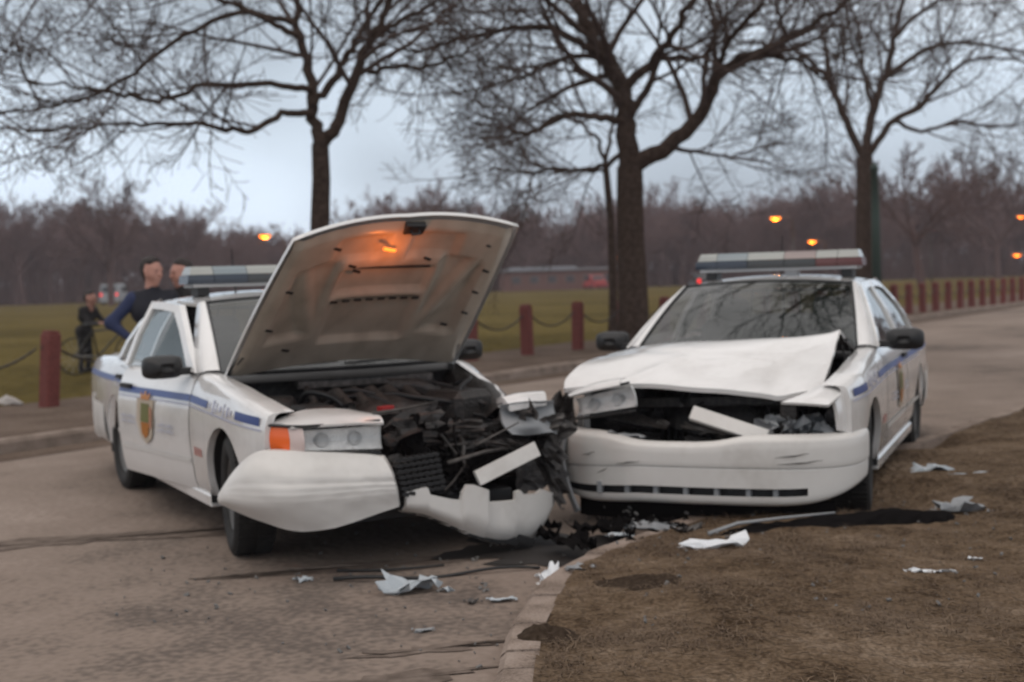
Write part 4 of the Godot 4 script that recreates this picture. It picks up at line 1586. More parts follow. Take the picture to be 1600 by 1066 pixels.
func wild_tree(seed_: int, height: float, thin: float, kids: Array, spread: float) -> Array:
	# [trunk buffer, crown buffer] of a bare tree standing at the origin
	rng.seed = seed_
	var tb := Buf.new()
	var cb := Buf.new()
	var h := height * rng.randf_range(0.26, 0.36)
	var lean := Vector3(rng.randf_range(-0.1, 0.1), 0, rng.randf_range(-0.1, 0.1))
	var r := height * 0.02
	tb.tube([Vector3(0, -0.2, 0), Vector3(0, 0.3, 0), lean * h * 0.5 + Vector3(0, h * 0.5, 0), lean * h + Vector3(0, h, 0)], r * 1.4, r, 7)
	var how := {"wander": 0.30, "rise": 0.06, "thin": thin, "kids": kids}
	for k in 6:
		var a := TAU * (k + rng.randf() * 0.7) / 6.0
		var tilt := rng.randf_range(0.2, 0.85) * spread
		var d := Vector3(cos(a) * sin(tilt), cos(tilt), sin(a) * sin(tilt))
		grow(cb, lean * h * 0.9 + Vector3(0, h * rng.randf_range(0.72, 1.0), 0), d, (height - h) * rng.randf_range(0.7, 1.0), r * 0.62, 3, how)
	return [tb, cb]

# ------------------------------------------------------------------ people
func net(caps: Array, cell: float, k: float, st: SurfaceTool) -> void:
	var lo := Vector3.ONE * 1e9
	var hi := -lo
	for c in caps:
		for e in [[c[0], c[2]], [c[1], c[3]]]:
			lo = lo.min(e[0] - Vector3.ONE * (e[1] + cell * 3))
			hi = hi.max(e[0] + Vector3.ONE * (e[1] + cell * 3))
	var nx := int((hi.x - lo.x) / cell) + 1
	var ny := int((hi.y - lo.y) / cell) + 1
	var nz := int((hi.z - lo.z) / cell) + 1
	var f := PackedFloat32Array()
	f.resize(nx * ny * nz)
	f.fill(1000.0)
	for c in caps:
		var a: Vector3 = c[0]
		var ab: Vector3 = c[1] - a
		var L := maxf(ab.length_squared(), 1e-9)
		var m := maxf(c[2], c[3]) + k + cell * 2
		var p0 := ((a.min(c[1]) - Vector3.ONE * m - lo) / cell).floor()
		var p1 := ((a.max(c[1]) + Vector3.ONE * m - lo) / cell).ceil()
		for z in range(maxi(0, int(p0.z)), mini(nz, int(p1.z) + 1)):
			for y in range(maxi(0, int(p0.y)), mini(ny, int(p1.y) + 1)):
				var at := (z * ny + y) * nx
				for x in range(maxi(0, int(p0.x)), mini(nx, int(p1.x) + 1)):
					var p := lo + Vector3(x, y, z) * cell - a
					var t := clampf(p.dot(ab) / L, 0, 1)
					var d := (p - ab * t).length() - lerpf(c[2], c[3], t)
					var o := f[at + x]
					var h := clampf(0.5 + 0.5 * (d - o) / k, 0, 1)
					f[at + x] = lerpf(d, o, h) - k * h * (1 - h) if absf(d - o) < k else minf(d, o)
	var vert := {}
	var corner := [0, 1, nx, nx + 1, nx * ny, nx * ny + 1, nx * ny + nx, nx * ny + nx + 1]
	var edges := [[0, 1], [2, 3], [4, 5], [6, 7], [0, 2], [1, 3], [4, 6], [5, 7], [0, 4], [1, 5], [2, 6], [3, 7]]
	for z in nz - 1:
		for y in ny - 1:
			for x in nx - 1:
				var i := (z * ny + y) * nx + x
				var mn := 1e9
				var mx := -1e9
				for c in corner:
					var q := f[i + c]
					mn = minf(mn, q); mx = maxf(mx, q)
				if mn >= 0 or mx < 0: continue
				var s := Vector3.ZERO
				var n := 0
				for e in edges:
					var u := f[i + corner[e[0]]]
					var w := f[i + corner[e[1]]]
					if (u < 0) != (w < 0):
						var t := u / (u - w)
						var pa := Vector3(e[0] & 1, (e[0] >> 1) & 1, e[0] >> 2)
						var pb := Vector3(e[1] & 1, (e[1] >> 1) & 1, e[1] >> 2)
						s += pa.lerp(pb, t)
						n += 1
				vert[i] = lo + (Vector3(x, y, z) + s / n) * cell
	for i in vert:
		for ax in [[1, nx, nx * ny], [nx, nx * ny, 1], [nx * ny, 1, nx]]:
			var u := f[i]
			var w := f[i + ax[0]]
			if (u < 0) == (w < 0): continue
			var A = vert.get(i); var B = vert.get(i - ax[1]); var C = vert.get(i - ax[1] - ax[2]); var D = vert.get(i - ax[2])
			if A == null or B == null or C == null or D == null: continue
			if u < 0: quad(st, A, B, C, D)
			else: quad(st, A, D, C, B)

func head_part(who: Node3D, c: Vector3, turn: float, cap: bool) -> void:
	var xf := Transform3D(Basis(Vector3.UP, turn), c)
	var P := func(x, y, z): return xf * Vector3(x, y, z)
	var caps := [
		[P.call(0, 0.035, -0.012), P.call(0, 0.035, 0.018), 0.088, 0.082], [P.call(0, -0.03, 0.02), P.call(0, -0.085, 0.045), 0.068, 0.040],
		[P.call(-0.03, -0.02, 0.045), P.call(0.03, -0.02, 0.045), 0.05, 0.05], [P.call(0, 0.015, 0.095), P.call(0, -0.022, 0.112), 0.010, 0.016],
		[P.call(-0.045, 0.030, 0.083), P.call(0.045, 0.030, 0.083), 0.016, 0.016], [P.call(-0.018, -0.062, 0.085), P.call(0.018, -0.062, 0.085), 0.010, 0.010],
		[P.call(-0.085, 0.015, -0.005), P.call(-0.088, -0.025, 0.0), 0.016, 0.011], [P.call(0.085, 0.015, -0.005), P.call(0.088, -0.025, 0.0), 0.016, 0.011],
		[P.call(0, -0.06, -0.01), P.call(0, -0.17, -0.02), 0.058, 0.062]]
	var st := st_new()
	net(caps, 0.009, 0.022, st)
	var head := obj("head", st, M.skin, who)
	st = st_new()
	for s in [-1, 1]:
		net([[P.call(s * 0.034, 0.012, 0.088), P.call(s * 0.034, 0.012, 0.088), 0.0125, 0.0125]], 0.005, 0.004, st)
	obj("eyes", st, M.hair, head)
	st = st_new()
	net([[P.call(0, 0.060, -0.034), P.call(0, 0.082, 0.000), 0.092, 0.072], [P.call(0, 0.0, -0.055), P.call(0, -0.045, -0.05), 0.068, 0.050], [P.call(-0.064, 0.02, -0.03), P.call(0.064, 0.02, -0.03), 0.032, 0.032], [P.call(-0.05, 0.098, 0.035), P.call(0.03, 0.106, 0.045), 0.028, 0.024]], 0.009, 0.02, st)
	obj("hair", st, M.hair, head)

func hand_part(who: Node3D, wrist: Vector3, bas: Basis, sg: float) -> void:
	# bas.y points from the wrist to the fingers, bas.z is the back of the hand
	var P := func(x, y, z): return wrist + bas * Vector3(x * sg, y, z)
	var caps := [[P.call(-0.022, 0.02, 0), P.call(-0.028, 0.085, 0), 0.016, 0.012], [P.call(0.0, 0.015, 0), P.call(0.0, 0.09, 0), 0.018, 0.012], [P.call(0.022, 0.02, 0), P.call(0.026, 0.08, 0), 0.016, 0.011]]
	var fl := [0.036, 0.043, 0.040, 0.030]
	for k in 4:
		var x := -0.030 + k * 0.020
		var a: Vector3 = P.call(x, 0.088, 0)
		var b: Vector3 = P.call(x * 1.1, 0.088 + fl[k], -0.012)
		var c: Vector3 = P.call(x * 1.12, 0.088 + fl[k] * 1.55, -0.036)
		caps.append([a, b, 0.0095, 0.0088])
		caps.append([b, c, 0.0088, 0.0078])
	caps.append([P.call(-0.022, 0.025, -0.004), P.call(-0.055, 0.065, -0.012), 0.013, 0.010])
	caps.append([P.call(-0.055, 0.065, -0.012), P.call(-0.058, 0.092, -0.022), 0.010, 0.008])
	var st := st_new()
	net(caps, 0.0055, 0.006, st)
	obj("hand", st, M.skin, who)

func body_part(who: Node3D, caps: Array, m: Material, called := "body") -> Node3D:
	var st := st_new()
	net(caps, 0.022, 0.05, st)
	return obj(called, st, m, who)

func make_people() -> void:
	var V := func(x, y, z): return Vector3(x, y, z)
	# officer with one hand on the hip, seen over the boot of the left car
	var o := thing("person", "person in dark uniform, blue sleeve, hand on hip, behind the left car's boot", "person", W(-3.24, 11.55), 0.35)
	var legs := [[V.call(-0.10, 0.90, 0), V.call(-0.12, 0.50, 0.01), 0.095, 0.066], [V.call(-0.12, 0.50, 0.01), V.call(-0.13, 0.10, -0.01), 0.064, 0.048], [V.call(-0.13, 0.06, -0.01), V.call(-0.14, 0.045, 0.15), 0.05, 0.04],
		[V.call(0.10, 0.90, 0), V.call(0.13, 0.50, 0.02), 0.095, 0.066], [V.call(0.13, 0.50, 0.02), V.call(0.15, 0.10, 0.0), 0.064, 0.048], [V.call(0.15, 0.06, 0.0), V.call(0.18, 0.045, 0.15), 0.05, 0.04]]
	var torso := [[V.call(-0.07, 0.95, 0), V.call(0.07, 0.95, 0), 0.125, 0.125], [V.call(-0.05, 1.10, 0), V.call(0.05, 1.10, 0), 0.125, 0.125], [V.call(-0.10, 1.32, 0), V.call(0.10, 1.32, 0), 0.125, 0.125], [V.call(-0.17, 1.43, -0.01), V.call(0.17, 1.43, -0.01), 0.075, 0.075], [V.call(0, 1.43, -0.01), V.call(0, 1.52, 0), 0.075, 0.065]]
	var arm_r := [[V.call(0.19, 1.42, -0.01), V.call(0.27, 1.14, 0.0), 0.068, 0.052], [V.call(0.27, 1.14, 0.0), V.call(0.25, 0.90, 0.10), 0.050, 0.036]]
	body_part(o, legs + torso + arm_r, M.uniform)
	body_part(o, [[V.call(-0.19, 1.42, -0.01), V.call(-0.42, 1.22, 0.0), 0.068, 0.052], [V.call(-0.42, 1.22, 0.0), V.call(-0.24, 1.08, 0.10), 0.050, 0.038], [V.call(-0.14, 1.41, -0.01), V.call(-0.19, 1.42, -0.01), 0.07, 0.07]], M.bluecloth, "blue_sleeve")
	o.scale = Vector3(0.90, 1.0, 0.90)
	head_part(o, V.call(0, 1.66, 0.01), 0.75, false)
	hand_part(o, V.call(-0.24, 1.08, 0.10), Basis(Vector3(0, 0.5, 0.85), Vector3(0.92, -0.3, 0.2), Vector3(0.35, 0.75, -0.5)).orthonormalized(), 1.0)
	hand_part(o, V.call(0.25, 0.90, 0.10), Basis(Vector3(0, 0, 1), Vector3(0, -1, 0), Vector3(1, 0, 0)), 1.0)
	# second officer beside him
	var p := thing("person", "person in dark jacket, face turned left, close beside the left light bar", "person", W(-3.02, 11.75), -0.5)
	var arm_l := [[V.call(-0.19, 1.42, -0.01), V.call(-0.26, 1.14, 0.0), 0.068, 0.052], [V.call(-0.26, 1.14, 0.0), V.call(-0.20, 0.92, 0.12), 0.050, 0.036]]
	body_part(p, legs + torso + arm_r + arm_l, M.darkcloth)
	p.scale = Vector3(0.90, 1.0, 0.90)
	head_part(p, V.call(0, 1.64, 0.01), -0.4, false)
	hand_part(p, V.call(0.25, 0.90, 0.10), Basis(Vector3(0, 0, 1), Vector3(0, -1, 0), Vector3(1, 0, 0)), 1.0)
	hand_part(p, V.call(-0.20, 0.92, 0.12), Basis(Vector3(0, 0, 1), Vector3(0, -1, 0), Vector3(-1, 0, 0)), -1.0)
	# small figure leaning over a bicycle on the path
	var c := thing("person", "small person in dark clothes leaning over a bicycle beyond the left bollard", "person", W(-7.50, 22.35, 0.09), 1.2)
	body_part(c, [[V.call(-0.08, 0.70, 0), V.call(-0.10, 0.40, 0.03), 0.085, 0.058], [V.call(-0.10, 0.40, 0.03), V.call(-0.10, 0.08, -0.02), 0.056, 0.042], [V.call(-0.10, 0.05, -0.02), V.call(-0.11, 0.04, 0.11), 0.042, 0.034],
		[V.call(0.08, 0.70, 0), V.call(0.11, 0.40, 0.0), 0.085, 0.058], [V.call(0.11, 0.40, 0.0), V.call(0.13, 0.08, -0.06), 0.056, 0.042], [V.call(0.13, 0.05, -0.06), V.call(0.14, 0.04, 0.07), 0.042, 0.034],
		[V.call(-0.06, 0.74, 0), V.call(0.06, 0.74, 0), 0.11, 0.11], [V.call(-0.06, 0.98, 0.07), V.call(0.06, 0.98, 0.07), 0.115, 0.115], [V.call(-0.14, 1.10, 0.11), V.call(0.14, 1.10, 0.11), 0.07, 0.07], [V.call(0, 1.10, 0.11), V.call(0, 1.17, 0.14), 0.06, 0.055],
		[V.call(-0.16, 1.09, 0.11), V.call(-0.20, 0.90, 0.26), 0.055, 0.043], [V.call(-0.20, 0.90, 0.26), V.call(-0.16, 0.88, 0.46), 0.042, 0.032],
		[V.call(0.16, 1.09, 0.11), V.call(0.21, 0.90, 0.24), 0.055, 0.043], [V.call(0.21, 0.90, 0.24), V.call(0.18, 0.88, 0.46), 0.042, 0.032]], M.darkcloth)
	head_part(c, V.call(0, 1.29, 0.17), 0.0, false)
	for s in [-1.0, 1.0]:
		hand_part(c, V.call(s * 0.17, 0.88, 0.46), Basis(Vector3(s, 0, 0), Vector3(0, 0, 1), Vector3(0, -s, 0)).orthonormalized(), s)
	# the bicycle
	var b := thing("bicycle", "dark bicycle held by the small person beyond the left bollard", "bicycle", W(-7.05, 22.0, 0.09), 0.75)
	for x in [-0.52, 0.52]:
		var st := st_new()
		var ring := []
		for k in 33:
			var a := TAU * k / 32.0
			ring.append(Vector3(x + cos(a) * 0.31, 0.33 + sin(a) * 0.31, 0))
		tube(st, ring, 0.013, 0.013, 7, false)
		var w := obj("wheel", st, M.rubber, b)
		st = st_new()
		for k in 14:
			var a := TAU * k / 14.0
			tube(st, [Vector3(x, 0.33, 0), Vector3(x + cos(a) * 0.30, 0.33 + sin(a) * 0.30, 0)], 0.003, 0.003, 4, false)
		stuff(obj("spokes", st, M.alu, w))
	var st := st_new()
	for e in [[-0.52, 0.33, -0.12, 0.30], [-0.52, 0.33, -0.20, 0.74], [-0.12, 0.30, -0.20, 0.82], [-0.20, 0.74, 0.33, 0.78], [-0.12, 0.30, 0.34, 0.72], [0.52, 0.33, 0.33, 0.84]]:
		tube(st, [Vector3(e[0], e[1], 0), Vector3(e[2], e[3], 0)], 0.017, 0.017, 7)
	obj("frame", st, M.steel, b)
	st = st_new()
	tube(st, [Vector3(0.25, 0.94, -0.28), Vector3(0.31, 0.90, -0.05), Vector3(0.31, 0.90, 0.05), Vector3(0.25, 0.94, 0.28)], 0.014, 0.014, 7)
	tube(st, [Vector3(0.33, 0.82, 0), Vector3(0.31, 0.91, 0)], 0.014, 0.014, 7)
	obj("handlebar", st, M.steel, b)
	st = st_new()
	box(st, Vector3(-0.21, 0.86, 0), Vector3(0.26, 0.06, 0.13), Basis.IDENTITY, 0.025)
	obj("saddle", st, M.black, b)

# ------------------------------------------------------------------ ground
const KERB_FAR := Vector2(0.8, 20.35)
const KERB_DIR := Vector2(0.5575, 0.8302)
const POST_AT := Vector2(0.28, 23.55)
const POST_DIR := Vector2(0.608, 0.794)

func flat_strip(called: String, a: Vector2, b: Vector2, dir: Vector2, t0: float, t1: float, n: int, y: float, m: Material, rough := 0.0, across := 1) -> MeshInstance3D:
	var st := st_new()
	var P := []
	for i in n + 1:
		var t := lerpf(t0, t1, float(i) / n)
		var p := a + dir * t
		var q := b + dir * t
		var row := []
		for k in across + 1:
			var e := p.lerp(q, float(k) / across)
			row.append(W(e.x, e.y, y + rough * noise.get_noise_2d(e.x * 22, e.y * 22)))
		P.append(row)
	grid(st, P)
	var o := obj(called, st, m)
	structure(o)
	return o

func kerb_run(pts: Array, w: float, h: float, y0: float, m: Material, called: String) -> void:
	# stones of about 1.8 m with open joints, laid along a line of (x, distance); the top leans back to the right of travel
	var stone := 0
	var root := Node3D.new()
	put(called, root)
	structure(root)
	for i in pts.size() - 1:
		var a: Vector2 = pts[i]
		var b: Vector2 = pts[i + 1]
		var d := (b - a).normalized()
		var nrm := Vector2(d.y, -d.x)
		var g := 0.0025
		var a2 := a + d * g
		var b2 := b - d * g
		var st := st_new(false)
		var prof := [[0.0, -0.1], [0.02, h * 0.75], [0.045, h], [w, h + 0.004], [w, -0.1]]
		var P := []
		var dy := noise.get_noise_2d(i * 37.0, 3.0) * 0.016
		for e in [a2, b2]:
			var row := []
			for q in prof:
				var p: Vector2 = e + nrm * q[0]
				row.append(W(p.x, p.y, y0 + q[1] + dy))
			P.append(row)
		grid(st, P)
		for r in P:
			st.add_vertex(r[0]); st.add_vertex(r[1]); st.add_vertex(r[4])
			st.add_vertex(r[1]); st.add_vertex(r[2]); st.add_vertex(r[3])
			st.add_vertex(r[1]); st.add_vertex(r[3]); st.add_vertex(r[4])
		obj("kerb_stone", st, m, root)
		stone += 1

func near_kerb() -> Array:
	var c := []
	var ctrl := [Vector3(-0.55, -4, 0), Vector3(-0.30, 0, 0), Vector3(-0.18, 3.0, 0), Vector3(-0.11, 4.6, 0), Vector3(-0.04, 5.35, 0), Vector3(0.16, 6.22, 0), Vector3(0.68, 7.05, 0), Vector3(1.65, 8.3, 0), Vector3(3.84, 11.27, 0), Vector3(5.26, 13.09, 0), Vector3(9.3, 18.9, 0), Vector3(17.6, 31.3, 0), Vector3(28.7, 47.9, 0)]
	for k in 121:
		var p := catmull(ctrl, k / 120.0)
		c.append(Vector2(p.x, p.y))
	return c

func verge_height(x: float, d: float, v: float) -> float:
	# v: metres in from the kerb
	var y := 0.075 + 0.035 * clampf(v / 0.8, 0, 1) + 0.02 * noise.get_noise_2d(x * 34, d * 34) + 0.035 * noise.get_noise_2d(x * 9 + 80, d * 9)
	y += 0.012 * noise.get_noise_2d(x * 140, d * 140)
	# pressed down under the right car's wheels
	for q in [Vector2(2.09, 7.85), Vector2(3.2, 10.5)]:
		var e := Vector2(x, d).distance_to(q)
		y = lerpf(y, 0.012, smoothstep(0.75, 0.25, e))
	return y

func build_ground() -> void:
	var grain := bump(512, 21, 90, 5.0, 4)
	M.road = surface(mix_texture(1024, [[61, 2, 0.85, 4], [62, 14, 0.45, 4], [63, 160, 0.55, 3]], [lin(0.125, 0.103, 0.090), lin(0.228, 0.182, 0.152), lin(0.262, 0.210, 0.178), lin(0.32, 0.262, 0.225)]), 9.0, 0.9, grain, 0.14)
	M.dirt = surface(mix_texture(512, [[64, 4, 0.7, 5], [65, 60, 0.5, 3]], [lin(0.085, 0.062, 0.048), lin(0.138, 0.103, 0.082), lin(0.19, 0.148, 0.12)]), 5.0, 0.95, grain, 0.5)
	M.field = surface(mix_texture(1024, [[66, 3, 0.7, 5], [67, 60, 0.7, 4]], [lin(0.062, 0.048, 0.015), lin(0.108, 0.082, 0.026), lin(0.150, 0.112, 0.040)]), 24.0, 1.0, grain, 0.7)
	M.soil = surface(mix_texture(1024, [[68, 5, 1.0, 5], [69, 30, 0.65, 4], [70, 150, 0.65, 3]], [lin(0.056, 0.037, 0.024), lin(0.132, 0.092, 0.060), lin(0.168, 0.120, 0.082), lin(0.24, 0.18, 0.13)]), 4.0, 1.0, bump(512, 22, 60, 12.0, 5), 0.9)
	M.crumbs = mat(lin(0.13, 0.125, 0.12), 0.7)
	M.smear = surface(mix_texture(256, [[73, 6, 0.9, 5]], [lin(0.095, 0.075, 0.062), lin(0.155, 0.123, 0.104), lin(0.22, 0.178, 0.15)]), 0.8, 0.95)
	M.kerb = surface(mix_texture(512, [[71, 5, 0.8, 5], [72, 80, 0.5, 3]], [lin(0.12, 0.092, 0.074), lin(0.27, 0.215, 0.18), lin(0.37, 0.305, 0.265)]), 1.6, 0.9, grain, 0.5)
	var st := st_new()
	quad(st, Vector3(-900, -0.05, 300), Vector3(900, -0.05, 300), Vector3(900, -0.05, -1600), Vector3(-900, -0.05, -1600))
	structure(obj("ground", st, M.field))
	var right := Vector2(KERB_DIR.y, -KERB_DIR.x)
	flat_strip("road", KERB_FAR, KERB_FAR + right * 60.0, KERB_DIR, -60, 220, 56, 0.0, M.road, 0.0, 12)
	# the gutter's drift of sand
	flat_strip("gutter", KERB_FAR + right * 0.02, KERB_FAR + right * 0.5, KERB_DIR, -40, 200, 120, 0.004, M.dirt)
	var k := []
	for i in 60: k.append(KERB_FAR + KERB_DIR * (-32.0 + i * 1.8))
	k.reverse()
	kerb_run(k, 0.16, 0.13, 0.0, M.kerb, "far_kerb")
	flat_strip("path", KERB_FAR - right * 0.15, KERB_FAR - right * 3.6, KERB_DIR, -60, 220, 140, 0.105, M.dirt, 0.03, 5)
	flat_strip("field", KERB_FAR - right * 3.58, KERB_FAR - right * 420.0, KERB_DIR, -300, 500, 100, 0.09, M.field, 0.03, 90)
	# near verge
	var nk := near_kerb()
	var nk2 := []
	for i in range(0, 121, 2): nk2.append(nk[i])
	# about 0.6 m long near the corner
	kerb_run(nk2, 0.17, 0.085, 0.0, M.kerb, "near_kerb")
	st = st_new()
	var P := []
	var along := Vector2(1.0, -0.2).normalized()
	for i in range(0, 361):
		var x := i / 3.0
		var a := mini(int(x), 119)
		var p: Vector2 = nk[a].lerp(nk[a + 1], x - a)
		var row := []
		for j in 91:
			var v := 0.16 + 0.05 * j + 0.00035 * pow(j, 2.75)
			var e: Vector2 = p + along * v
			row.append(W(e.x, e.y, verge_height(e.x, e.y, v)))
		P.append(row)
	grid(st, P)
	structure(obj("verge", st, M.soil))
	# flattened winter grass on the verge: nobody could count it
	rng.seed = 4242
	var blade := Buf.new()
	var bm := SurfaceTool.new()
	bm.begin(Mesh.PRIMITIVE_TRIANGLES)
	bm.set_smooth_group(-1)
	for q in 5:
		var an := q * 1.3
		var dirv := Vector3(cos(an), 0, sin(an))
		var side := Vector3(-sin(an), 0, cos(an)) * 0.0022
		var o := dirv * 0.012 * q
		var m1 := o + dirv * 0.02 + Vector3(0, 0.018, 0)
		var m2 := o + dirv * (0.055 + 0.01 * q) + Vector3(0, 0.014 + 0.006 * (q % 2), 0)
		quad(bm, o - side, o + side, m1 + side, m1 - side)
		bm.add_vertex(m1 - side); bm.add_vertex(m1 + side); bm.add_vertex(m2)
	bm.generate_normals()
	var bmesh := bm.commit()
	var gm := mat(Color.WHITE, 1.0)
	gm.vertex_color_use_as_albedo = true
	bmesh.surface_set_material(0, gm)
	var mm := MultiMesh.new()
	mm.transform_format = MultiMesh.TRANSFORM_3D
	mm.use_colors = true
	mm.mesh = bmesh
	mm.instance_count = 12000
	var n := 0
	while n < 12000:
		var i := rng.randi_range(20, 330)
		var f := i / 3.0
		var a := mini(int(f), 119)
		var p: Vector2 = nk[a].lerp(nk[a + 1], f - a)
		if p.y < 3.0 or p.y > 16.0: continue
		var v := 0.20 + 6.5 * pow(rng.randf(), 1.2)
		var e: Vector2 = p + along * v
		var dens := noise.get_noise_2d(e.x * 60 + 900, e.y * 60)
		if rng.randf() > 0.40 + dens * 1.6: continue
		var s := rng.randf_range(0.4, 0.95)
		mm.set_instance_transform(n, Transform3D(Basis.from_euler(Vector3(rng.randf_range(-0.2, 0.2), rng.randf() * TAU, rng.randf_range(-0.2, 0.2))).scaled(Vector3(s, s * rng.randf_range(0.6, 1.1), s)), W(e.x, e.y, verge_height(e.x, e.y, v) - 0.002)))
		var t := rng.randf()
		mm.set_instance_color(n, Color(0.095, 0.062, 0.040).lerp(Color(0.19, 0.135, 0.090), t * t))
		n += 1
	var mi := MultiMeshInstance3D.new()
	mi.multimesh = mm
	put("dry_grass", mi)
	mi.set_meta("kind", "stuff")
	tag(mi, "flattened brown winter grass covering the near verge", "grass")

const NTH := ["first", "second", "third", "fourth", "fifth", "sixth", "seventh", "eighth", "ninth", "tenth", "eleventh", "twelfth", "thirteenth", "fourteenth", "fifteenth", "sixteenth", "seventeenth", "eighteenth", "nineteenth", "twentieth", "twenty-first", "twenty-second", "twenty-third", "twenty-fourth", "twenty-fifth", "twenty-sixth", "twenty-seventh", "twenty-eighth", "twenty-ninth", "thirtieth"]

func build_bollards() -> void:
	var proto: Node3D = null
	var spots := []
	for i in range(-8, 32):
		var t := i * 1.65 if i <= 9 else 14.85 + (i - 9) * 1.2
		var p := POST_AT + POST_DIR * t
		spots.append([i, p])
	var top := 0.93
	for s in spots:
		var o: Node3D
		if proto == null:
			proto = Node3D.new()
			proto.name = numbered("bollard")
			add_child(proto)
			var st := st_new()
			box(st, Vector3(0, top * 0.5 - 0.05, 0), Vector3(0.19, top + 0.1, 0.19), Basis.IDENTITY, 0.02)
			box(st, Vector3(0, top + 0.015, 0), Vector3(0.165, 0.04, 0.165), Basis.IDENTITY, 0.018)
			obj("post", st, M.post, proto)
			st = st_new()
			for q in [-1, 1]:
				var ring := []
				for k in 13:
					var a := TAU * k / 12.0
					ring.append(Vector3(q * 0.11 + cos(a) * 0.025, 0.75 + sin(a) * 0.025, 0))
				tube(st, ring, 0.006, 0.006, 5, false)
			obj("chain_eye", st, M.chain, proto)
			o = proto
		else:
			o = proto.duplicate()
			o.name = numbered("bollard")
			add_child(o)
		o.position = W(s[1].x, s[1].y, 0.08)
		o.rotation.y = atan2(POST_DIR.x, POST_DIR.y) * -1.0 + PI / 2 + noise.get_noise_2d(s[0] * 31.0, 1.0) * 0.15
		o.rotation.z = noise.get_noise_2d(s[0] * 57.0, 9.0) * 0.14
		var lab := "red-brown wooden bollard in the far row receding along the road at right"
		var special := {-6: "red-brown wooden bollard standing alone left of the left car", -1: "red-brown bollard half hidden by the raised bonnet's right edge", 0: "red-brown wooden bollard between raised bonnet and right car, left one", 1: "red-brown wooden bollard between raised bonnet and right car, nearest the tree trunk"}
		if special.has(s[0]): lab = special[s[0]]
		elif s[0] < 2: lab = "red-brown wooden bollard mostly hidden behind the left car"
		if s[0] == -8 or s[0] == -7: lab = "red-brown bollard out of view, %s to the left of the lone left bollard" % ("next" if s[0] == -7 else "second")
		elif s[0] < -1 and not special.has(s[0]): lab = "red-brown bollard hidden by the left car, %s right of the lone left bollard" % ["next", "second", "third", "fourth"][s[0] + 5]
		elif s[0] >= 2: lab = "red-brown bollard, %s to the right of the thick tree trunk" % NTH[s[0] - 2]
		tag(o, lab, "bollard", "chained bollards along the grass")
	for k in spots.size() - 1:
		var a: Vector2 = spots[k][1]
		var b: Vector2 = spots[k + 1][1]
		var st := st_new()
		var pa := W(a.x, a.y, 0.83)
		var pb := W(b.x, b.y, 0.83)
		var d := (pb - pa).normalized()
		pa += d * 0.14
		pb -= d * 0.14
		var links := 26 if k < 16 else 10
		for i in links:
			var t0 := float(i) / links
			var t1 := float(i + 1) / links
			var q0 := pa.lerp(pb, t0) - Vector3(0, 0.22 * 4 * t0 * (1 - t0), 0)
			var q1 := pa.lerp(pb, t1) - Vector3(0, 0.22 * 4 * t1 * (1 - t1), 0)
			tube(st, [q0, q0.lerp(q1, 0.5), q1], 0.013 if i % 2 else 0.018, 0.013 if i % 2 else 0.018, 5, false)
		var o := obj("chain", st, M.chain)
		var i0: int = spots[k][0]
		var cl := "dark sagging chain between far bollards receding at right"
		if i0 == -7: cl = "dark sagging chain running off left from the lone left bollard"
		elif i0 == -6: cl = "dark sagging chain running right from the lone left bollard"
		elif i0 == 0: cl = "dark sagging chain between the two bollards left of the tree trunk"
		elif i0 == -1: cl = "dark sagging chain leaving the raised bonnet's right edge"
		elif i0 < 0: cl = "dark sagging chain hidden behind the left car"
		if i0 > 0: cl = "dark sagging chain, %s span to the right from the thick tree trunk" % NTH[i0 - 1]
		elif i0 < -1 and i0 > -6: cl = "dark sagging chain hidden by the left car, %s span from the lone left bollard" % NTH[i0 + 6]
		elif i0 < -6 and i0 != -7: cl = "dark sagging chain out of view left of the lone left bollard"
		tag(o, cl, "chain", "chains between bollards")

